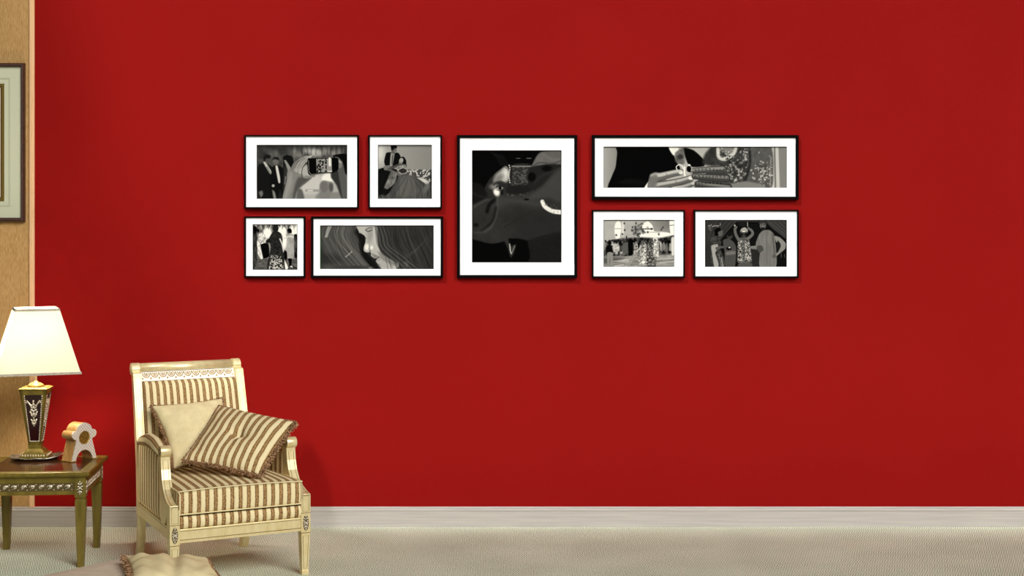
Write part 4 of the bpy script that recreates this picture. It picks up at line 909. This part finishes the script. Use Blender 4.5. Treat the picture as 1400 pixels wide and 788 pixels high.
def armchair():
    t = empty('armchair', 'gilt framed armchair upholstered in brown and cream stripes on the carpet', 'armchair', (CX, CY, 0), CA)
    g = M['champagne']; gr = M['groove']; P = .047
    for s in (0, 1):                          # front legs with carved block and square upper panel
        x0 = 0 if s == 0 else W-P; cx = x0+P/2; cy = P/2
        bm = B(); box(bm, x0, x0+P, 0, P, .199, .380); frustum(bm, (cx, cy), (.031, .031), 0, (cx, cy), (P-.003, P-.003), .199)
        frustum(bm, (cx, cy), (.034, .034), .0, (cx, cy), (.034, .034), .022)
        lg = obj('front_leg', bm, g, t, bevel=.0012)
        for nm, z0, z1 in (('a', .300, .372), ('b', .205, .286), ('c', .03, .185)):
            bm = B(); pts = []
            for u, z in ((-1, z0), (1, z0), (1, z1), (-1, z1)):
                wd = P if z > .199 else .031+(P-.034)*z/.199; off = (P-wd)/2
                pts.append((cx+u*(wd/2-.008), off, z))
            if nm != 'b': tube(bm, pts, .0011, 4, closed=True); obj('panel_line', bm, gr, lg)
        bm = B(); prism(bm, [(cx+.0145*math.cos(R(a)), .246+.037*math.sin(R(a))) for a in range(0, 360, 20)], XZ, -.0006, .002); obj('carving_ground', bm, M['dark_ground'], lg)
        bm = B(); rosette(bm, (cx, -.001, .246)); obj('rosette', bm, M['silver_gilt'], lg, smooth=True)
        for z in (.1995, .2925): bm = B(); tube(bm, [(x0, -.0002, z), (x0+P, -.0002, z)], .0012, 4); obj('panel_line', bm, gr, lg)
    # rails
    bm = B(); box(bm, P-.002, W-P+.002, .006, .034, .212, .271); fr = obj('front_rail', taper(bm), g, t, bevel=.002)
    bm = B(); tube(bm, [(P, .0058, .262), (W-P, .0058, .262)], .0010, 4); tube(bm, [(P, .0055, .222), (W-P, .0055, .222)], .0014, 4); obj('groove_line', bm, gr, fr)
    bm = B(); prism(bm, [(.210, .0), (.2155, .0), (.219, .004), (.219, .012), (.210, .012)], lambda p, q, x: (x, q, p), P, W-P); obj('lower_bead', bm, g, fr)
    for s in (0, 1):
        bm = B(); xs = (.003, .030) if s == 0 else (W-.030, W-.003)
        box(bm, xs[0], xs[1], P-.002, .705, .222, .284); sr = obj('side_rail', taper(bm), g, t, bevel=.002)
        xo = xs[0]-.0003 if s == 0 else xs[1]+.0003
        bm = B(); tube(bm, [(xo, P, .272), (xo, .69, .272)], .001, 4); obj('groove_line', taper(bm), gr, sr)
        bm = B()
        for k in range(34): blob(bm, (xo, P+.008+k*.0188, .286), (.003, .004, .004), seg=6)
        obj('nail_trim', taper(bm), M['antique_gold'], sr, smooth=True)
    bm = B(); box(bm, .04, W-.04, .700, .724, .222, .284); obj('rear_rail', taper(bm), g, t, bevel=.002)
    # back stiles and rear legs
    for s in (0, 1):
        xs = (0, .050) if s == 0 else (W-.050, W)
        leg = [(.735, .22), (.690, .22), (.700, .12), (.738, 0), (.782, 0), (.748, .12)]
        bm = B(); prism(bm, leg[::-1], YZ, *((xs[0]+.004, xs[1]-.004))); obj('rear_leg', taper(bm), g, t, bevel=.002)
        rp = [(rear(z), z) for z in (.22, .32, .45, .59, .69, .80, .88, .905)]; fp = [(y-.045, z) for y, z in rp]
        circ = [(.872+.031*math.cos(R(a)), .922+.031*math.sin(R(a))) for a in range(-75, 200, 18)]
        bm = B(); prism(bm, fp+circ[::-1]+rp[::-1], YZ, *xs); st_ = obj('back_stile', taper(bm), g, t, bevel=.0015, angle=50)
        for sd in ((xs[0]-.001, xs[0]+.002), (xs[1]-.002, xs[1]+.001)):
            bm = B(); prism(bm, [(.872+.022*math.cos(R(a)), .922+.022*math.sin(R(a))) for a in range(0, 360, 18)], YZ, sd[0]-.002, sd[1]+.002)
            prism(bm, [(.872+.010*math.cos(R(a)), .922+.010*math.sin(R(a))) for a in range(0, 360, 18)], YZ, sd[0]-.004, sd[1]+.004); obj('scroll_roundel', taper(bm), g, st_, bevel=.001)
        bm = B()
        for q in (.010, .040): tube(bm, [(xs[0]+q, rear(z)-.0452, z) for z in np.linspace(.32, .89, 12)], .0010, 4)
        obj('groove_line', taper(bm), gr, st_)
    # crest: rolled top rail, frieze board and carved scallops
    bm = B(); prism(bm, [(.872+.028*math.cos(R(a)), .922+.028*math.sin(R(a))) for a in range(0, 360, 12)], YZ, .048, W-.048)
    cr = obj('top_rail', taper(bm), g, t, smooth=False)
    for p in cr.data.polygons: p.use_smooth = len(p.vertices) == 4
    bm = B(); prism(bm, [(rear(.845)-.03, .845), (rear(.845)-.012, .845), (.872, .922), (.848, .912)], YZ, .048, W-.048); fb = obj('crest_board', taper(bm), M['cream_gilt'], t, label='ivory crest board')
    bm = B(); n = 11; L = W-.12
    def fp3(u, z, o=0): k = (z-.845)/(.912-.845); y0 = rear(.845)-.030; return (u, y0+(.848-y0)*k-o, z)
    for k in range(n):
        u = .06+(k+.5)*L/n
        tube(bm, [fp3(u+.0225*math.cos(a), .902+.0225*math.sin(a)*.95, .001) for a in np.linspace(math.pi, 2*math.pi, 12)], .0025, 6)
        tube(bm, [fp3(u+.012*math.cos(a), .900+.012*math.sin(a), .001) for a in np.linspace(math.pi*.9, 2.1*math.pi, 9)], .0022, 6)
        blob(bm, fp3(u, .897, .001), (.005, .003, .006), seg=8)
        for q in (-1, 1): blob(bm, fp3(u+q*.0245, .876, .001), (.004, .0025, .006), Matrix.Rotation(q*R(35), 4, 'Y'), 6)
    obj('scallop_carving', taper(bm), M['antique_gold'], fb, smooth=True)
    bm = B(); tube(bm, [fp3(.052, .862), fp3(W-.052, .862)], .0016, 5); tube(bm, [fp3(.052, .9075), fp3(W-.052, .9075)], .0016, 5); obj('groove_line', taper(bm), gr, fb)
    # striped back panel
    x0, x1, z0, z1 = .052, W-.052, .30, .862
    def bp(u, v):
        x = x0+(x1-x0)*u; z = z0+(z1-z0)*v
        e = (1-abs(2*u-1)**10)**.5*(1-abs(2*v-1)**12)**.5
        return (x, rear(z)-.040-.030*e, z), x+.012
    def bq(u, v): x = x0+(x1-x0)*u; z = z0+(z1-z0)*v; return (x, rear(z)-.006+.004*(1-abs(2*u-1)**8), z), x+.012
    G = join(grid(bp, 60, 40), grid(bq, 60, 40)); nb = 61
    V, Fc, T = G; off = 61*41
    for i in range(60): Fc += [(i+1, i, i+off, i+1+off), (40*61+i, 40*61+i+1, 40*61+i+1+off, 40*61+i+off)]
    for j in range(40): Fc += [(j*61, (j+1)*61, (j+1)*61+off, j*61+off), ((j+1)*61+60, j*61+60, j*61+60+off, (j+1)*61+60+off)]
    obj('back_upholstery', tapg((V, Fc, T)), M['stripe'], t, smooth=True)
    # arms
    for s in (0, 1):
        mir = (lambda x: x) if s == 0 else (lambda x: W-x)
        # carved front support sweeping from the scroll to the leg block
        fr_ = [(.178, .590), (.176, .56), (.170, .52), (.155, .475), (.128, .435), (.090, .408), (.045, .390), (.0, .381)]
        bk_ = [(.0, .372), (.05, .33), (.10, .28), (.17, .28), (.200, .37), (.213, .44), (.222, .52), (.226, .59)]
        a, b_ = sorted((mir(0.0), mir(P)))
        bm = B(); prism(bm, fr_+bk_, YZ, a, b_); sp = obj('arm_support', taper(bm), g, t, bevel=.002, angle=60)
        bm = B()
        for q in (.011, .036): tube(bm, [(mir(q), y-.0004, z+.0004) for y, z in fr_[1:]], .0011, 4)
        tube(bm, [(mir(-.0004), y+.010, z-.004) for y, z in fr_[1:-1]], .0010, 4)
        obj('groove_line', taper(bm), gr, sp)
        bm = B(); prism(bm, [(.186+.0265*math.cos(R(q)), .603+.0265*math.sin(R(q))) for q in range(0, 360, 15)], YZ, a-.002, b_+.002)
        sc = obj('arm_scroll', taper(bm), g, t, bevel=.001, angle=60)
        for p in sc.data.polygons: p.use_smooth = len(p.vertices) == 4
        bm = B()
        for xx in (a-.002, b_+.002):
            for rr in (.0205, .012): tube(bm, [(xx, .186+rr*math.cos(q), .603+rr*math.sin(q)) for q in np.linspace(0, 2*math.pi, 20)[:-1]], .0016, 5, closed=True)
        obj('groove_line', taper(bm), gr, sc)
        # outer/inner side panel, stripes upright
        TOPP = [(.20, .580), (.28, .600), (.38, .614), (.50, .616), (.60, .606), (.70, .590), (.765, .575)]
        def topz(y): return float(np.interp(y, [p[0] for p in TOPP], [p[1] for p in TOPP]))
        FRY = [(.28, .115), (.37, .185), (.44, .200), (.52, .208), (.60, .215)]
        def ylo(z): return float(np.interp(z, [p[0] for p in FRY], [p[1] for p in FRY]))
        def sidep(xa, bul, shift):
            def f(u, v):
                ztop = .60; z = .283+(ztop-.283)*v; y_a, y_b = ylo(z), min(rear(z)-.042, .745)+.004; y = y_a+(y_b-y_a)*u
                z = .283+(topz(y)-.02-.283)*v
                e = (1-abs(2*u-1)**6)**.5*(1-abs(2*v-1)**8)**.5
                return (mir(xa+bul*e), y, z), y*.75+shift
            return grid(f, 60, 16)
        A_, B_ = sidep(.010, -.007, .01), sidep(.042, .008, .0); nb = len(A_[0])
        V, Fc, T = join(A_, B_)
        for i in range(60): Fc += [(i, i+1, i+1+nb, i+nb), (16*61+i, 16*61+i+1, 16*61+i+1+nb, 16*61+i+nb)]
        for j in range(16): Fc += [(j*61, (j+1)*61, (j+1)*61+nb, j*61+nb), (j*61+60, (j+1)*61+60, (j+1)*61+60+nb, j*61+60+nb)]
        obj('side_upholstery', tapg((V, Fc, T)), M['stripe'], t, smooth=True)
        # padded armrest, stripes along it
        def pad(u, v):
            y = .195+(.755-.195)*u; e = (1-abs(2*u-1)**5)**.5; e = max(e, .35 if u > .5 else .5); an = 2*math.pi*v
            rx, rz = .034, .027+.008*math.sin(math.pi*min(1, u*1.1)); x = .026+rx*e*math.cos(an); z = topz(y)-.006+rz*e*math.sin(an)
            return (mir(x), y, z), an*.030
        V, Fc, T = grid(pad, 44, 24)
        ends = [tuple(j*45+0 for j in range(24)), tuple(j*45+44 for j in range(24))][:]
        Fc += ends
        obj('arm_pad', tapg((V, Fc, T)), M['stripe'], t, smooth=True)
    # sprung deck and loose seat cushion
    def cushion(name, x0, x1, y0, y1, z0, z1, crown, rad, front_bulge, piping=True):
        nx, ny = 60, 36; n_pr = 10
        V, T, Fc = [], [], []
        def prof(u, v, top):                  # superellipse slab
            x = x0+(x1-x0)*u; y = y0+(y1-y0)*v
            ex = 1-abs(2*u-1)**8; ey = 1-abs(2*v-1)**10; e = max(ex, 0)**.5*max(ey, 0)**.5
            zm = (z0+z1)/2; h = (z1-z0)/2-rad
            z = zm+(h+rad*min(1, e*1.3)+crown*math.sin(math.pi*u)**.7*math.sin(math.pi*min(v+.08, 1))**.7)*1 if top else zm-(h+rad*min(1, e*1.3))
            return (x, y-front_bulge*0, z), x+.012
        G1 = grid(lambda u, v: prof(u, v, True), nx, ny); G2 = grid(lambda u, v: prof(u, v, False), nx, ny)
        V, Fc, T = join(G1, G2); nb = (nx+1)*(ny+1)
        per = [(i, 0) for i in range(nx)]+[(nx, j) for j in range(ny)]+[(nx-i, ny) for i in range(nx)]+[(0, ny-j) for j in range(ny)]
        idx = [j*(nx+1)+i for i, j in per]; prev = [i for i in idx]; K = 8
        for k in range(1, K+1):
            if k < K:
                cur = []
                for (i, j), a in zip(per, idx):
                    p, q = V[a], V[a+nb]; f = k/K; o = front_bulge*(1-abs(2*f-1)**2.2)
                    nxv = (-1 if i == 0 else 1 if i == nx else 0); nyv = (-1 if j == 0 else 1 if j == ny else 0)
                    V.append((p[0]+nxv*o*.6, p[1]+nyv*o, p[2]+(q[2]-p[2])*f)); T.append(T[a] if nxv == 0 else p[1]+.02); cur.append(len(V)-1)
            else: cur = [a+nb for a in idx]
            m_ = len(idx)
            for q in range(m_): Fc.append((prev[q], prev[(q+1) % m_], cur[(q+1) % m_], cur[q]))
            prev = cur
        o = obj(name, tapg((V, Fc, T)), M['stripe'], t, smooth=True)
        if piping:
            for zz in (0, nb):
                bm = B(); tube(bm, [Vector(V[a+zz])+Vector((0, -.001, .001 if zz == 0 else -.001)) for a in idx], .0034, 6, closed=True); 
                obj('piping', taper(bm), M['cream'], o, smooth=True)
        return o
    cushion('seat_deck', .036, W-.036, .012, .70, .268, .332, 0, .004, .010, False)
    cushion('seat_cushion', .042, W-.042, .004, .70, .333, .447, .020, .006, .006)
    return t
armchair()

# ------------------------------------------------------------------ pillows
def pillow(name, c, thick, m, label, cat, tuft=None, st_axis=None, pinch=.07, n=44, fringe_sides='abcd', fr_len=.014, back=1.0, group=None, wrinkle=.003, seed=1, crease=None):
    """c: corners (-1,-1), (1,-1), (1,1), (-1,1) in world; normal faces the viewer side"""
    P00, P10, P11, P01 = [Vector(p) for p in c]; ctr = (P00+P10+P11+P01)/4
    nrm = ((P10+P11-P00-P01).cross(P01+P11-P00-P10)).normalized()
    wu = ((P10-P00).length+(P11-P01).length)/2; wv = ((P01-P00).length+(P11-P10).length)/2
    r = np.random.default_rng(seed); ph = r.uniform(0, 6, 8)
    def bil(u, v): return (P00*(1-u)*(1-v)+P10*(1+u)*(1-v)+P11*(1+u)*(1+v)+P01*(1-u)*(1+v))/4
    def f(u, v, s):
        uu = u*(1-pinch*(1-v*v)); vv = v*(1-pinch*(1-u*u)); p = bil(uu, vv)-ctr
        h = thick*(max(0, (1-abs(u)**2.6))*max(0, (1-abs(v)**2.6)))**.55
        if tuft and s > 0:
            du, dv = (u-tuft[0])*wu/2, (v-tuft[1])*wv/2; d = math.hypot(du, dv); an = math.atan2(dv, du)
            h -= thick*(.62*math.exp(-(d/.030)**2)+.30*math.exp(-(d/.085)**2)*(1+.35*math.cos(4*an+.6)))
        if crease: h -= thick*crease[1]*math.exp(-((u-crease[0]-.12*v)/.16)**2)*(1-abs(v)*.3)
        e = max(0, 1-max(abs(u), abs(v))**6)
        h += e*wrinkle*(math.sin(9*u+4*v+ph[0])*math.sin(5*v-3*u+ph[1])+.6*math.sin(15*u*v+ph[2]))*(1+2*max(abs(u), abs(v))**3)
        return p+nrm*h*(s if s > 0 else s*back)
    V, Fc, T = [], [], []
    def stv(u, v): return (u*wu/2+1) if st_axis == 'u' else 0
    for s in (1, -1):
        g = grid(lambda a, b, s=s: (f(2*a-1, 2*b-1, s), stv(2*a-1, 2*b-1)), n, n); o = len(V); V += g[0]; Fc += [tuple(i+o for i in (q if s > 0 else q[::-1])) for q in g[1]]; T += g[2]
    bm = B(); lay = bm.verts.layers.float.new('st'); vs = [bm.verts.new(p) for p in V]
    for v_, t_ in zip(vs, T): v_[lay] = t_
    for q in Fc: bm.faces.new([vs[i] for i in q])
    bmesh.ops.remove_doubles(bm, verts=bm.verts, dist=1e-6)
    root = empty(name, label, cat, tuple(ctr), 0, group)
    obj('pillow_cover', bm, m, root, smooth=True)
    # fringe: a twisted cord with tufts of yarn
    bm = B(); sides = {'a': [(-1+2*k/60, -1) for k in range(61)], 'b': [(1, -1+2*k/60) for k in range(61)], 'c': [(1-2*k/60, 1) for k in range(61)], 'd': [(-1, 1-2*k/60) for k in range(61)]}
    loop = []
    for k in 'abcd': loop += sides[k][:-1]
    tube(bm, [f(u, v, 1)*1.005+Vector((.0008*math.sin(i*2.2), 0, .0008*math.cos(i*2.2))) for i, (u, v) in enumerate(loop)], [.0036+.0012*math.sin(i*1.9) for i in range(len(loop))], 6, closed=True)
    for k in fringe_sides:
        L = fr_len[k] if isinstance(fr_len, dict) else fr_len
        for i in range(60):
            for rep in range(4):
                u, v = sides[k][i]; q = r.uniform(0, 2/60); du = {'a': (1, 0), 'b': (0, 1), 'c': (-1, 0), 'd': (0, -1)}[k]
                u, v = u+du[0]*q, v+du[1]*q; p = f(u, v, 1); outd = (bil(u*1.05, v*1.05)-bil(u, v)); 
                outd = {'a': (bil(u, -1)-bil(u, -.9)), 'b': (bil(1, v)-bil(.9, v)), 'c': (bil(u, 1)-bil(u, .9)), 'd': (bil(-1, v)-bil(-.9, v))}[k].normalized()
                d = (outd+Vector(r.normal(0, .38, 3))+nrm*r.uniform(-.3, .45)).normalized(); ln = L*r.uniform(.6, 1.15); side = d.cross(nrm)
                if side.length < 1e-3: continue
                side.normalize(); up = side.cross(d); w_ = r.uniform(.0016, .0030); mid = p+d*ln*.55+Vector(r.normal(0, .0015, 3)); tip = p+d*ln+Vector((0, 0, -.15*ln))+Vector(r.normal(0, .002, 3))
                rings = []
                for pt, ww in ((p, w_), (mid, w_*1.15), (tip, w_*.7)): rings.append([bm.verts.new(pt+(side*math.cos(a)+up*math.sin(a))*ww) for a in (0, 2.1, 4.2)])
                for a, b_ in zip(rings, rings[1:]):
                    for j in range(3): bm.faces.new((a[j], a[(j+1) % 3], b_[(j+1) % 3], b_[j]))
                bm.faces.new(rings[-1])
    obj('fringe', bm, M['fringe'], root, label='brown yarn fringe')
    if tuft:
        bm = B(); p = f(tuft[0], tuft[1], 1); blob(bm, p+nrm*.002, (.008, .008, .005), seg=10); obj('button', bm, M['fringe'], root, smooth=True)
    return root
def chc(x, y, z):                             # untapered chair coordinates
    return Vector((CX+x*math.cos(CA)-y*math.sin(CA), CY+x*math.sin(CA)+y*math.cos(CA), z))
pillow('pillow', [chc(.150, .45, .474), chc(.50, .47, .480), chc(.475, .70, .772), chc(.108, .69, .756)], .072, M['cream'],
       'plain cream pillow with brown fringe leaning on the armchair back', 'pillow', pinch=.085, fr_len={'a': .008, 'b': .008, 'c': .006, 'd': .014}, fringe_sides='bcd', seed=3, back=.35)
pillow('pillow', [chc(.151, .30, .539), chc(.445, .06, .478), chc(.676, .20, .697), chc(.415, .57, .752)], .056, M['stripe'],
       'striped tufted pillow with brown fringe lying askew in the armchair', 'pillow', tuft=(-.02, .02), st_axis='u', pinch=.05, fr_len={'a': .020, 'b': .022, 'c': .004, 'd': .007}, seed=5, back=.25, wrinkle=.002)

# ------------------------------------------------------------------ ottoman and floor pillow in the foreground
def ottoman():
    c = Vector((-1.560, 6.33, 0)); e1 = Vector((-.60, -.80, 0)); e2 = Vector((.80, -.60, 0)); S1, S2, H = .56, .50, .318
    t = empty('ottoman', 'low taupe suede ottoman in front of the armchair under a cream pillow', 'ottoman', tuple(c+e1*S1/2+e2*S2/2), math.atan2(e2.y, e2.x))
    bm = B(); n = 22
    def slab(z0, z1, a, b_, rad, crown):
        rings = []
        for k in range(13):
            f = k/12; an = math.pi*(f-.5); zz = (z0+z1)/2+(z1-z0)/2*math.sin(an); ins = rad*(1-math.cos(an)**.6)
            pts = []
            for q in range(48):
                th = 2*math.pi*q/48; cx_, sy_ = math.cos(th), math.sin(th); p = 11
                rr = (abs(cx_)**p+abs(sy_)**p)**(-1/p); pts.append(((a/2-ins)*rr*cx_, (b_/2-ins)*rr*sy_, zz))
            rings.append([bm.verts.new(q) for q in pts])
        for r0, r1 in zip(rings, rings[1:]):
            for q in range(48): bm.faces.new((r0[q], r0[(q+1) % 48], r1[(q+1) % 48], r1[q]))
        for fac, cr in ((.7, .6), (.35, .9)):
            nr = [bm.verts.new((v.co.x*fac/(1 if fac == .7 else .7), v.co.y*fac/(1 if fac == .7 else .7), z1+crown*cr)) for v in rings[-1]]
            for q in range(48): bm.faces.new((rings[-1][q], rings[-1][(q+1) % 48], nr[(q+1) % 48], nr[q]))
            rings.append(nr)
        bm.faces.new(rings[-1]); bm.faces.new(rings[0][::-1])
    slab(.17, H, S2, S1, .018, .004); top = obj('cushion_top', bm, M['taupe'], t, smooth=True)
    bm = B(); box(bm, -S2/2+.015, S2/2-.015, -S1/2+.015, S1/2-.015, .07, .185); obj('base', bm, M['taupe'], t, bevel=.01)
    for i in (-1, 1):
        for j in (-1, 1): bm = B(); frustum(bm, (i*(S2/2-.04), j*(S1/2-.04)), (.024, .024), 0, (i*(S2/2-.04), j*(S1/2-.04)), (.036, .036), .075); obj('leg', bm, M['champagne'], t, bevel=.002)
ottoman()
def at(px, py, Y): return Vector(((px-700)*Y/F, Y, 1.70-(py-293)*Y/F))
pillow('pillow', [at(180, 794, 5.76), at(304, 793, 5.76), at(285, 765, 6.10), at(170, 761, 6.14)], .040, M['cream'],
       'plain cream pillow with brown fringe lying on the taupe ottoman', 'pillow', pinch=.06, fr_len={'a': .012, 'b': .008, 'c': .006, 'd': .020}, fringe_sides='abcd', seed=8, back=.5, crease=(.05, .45))
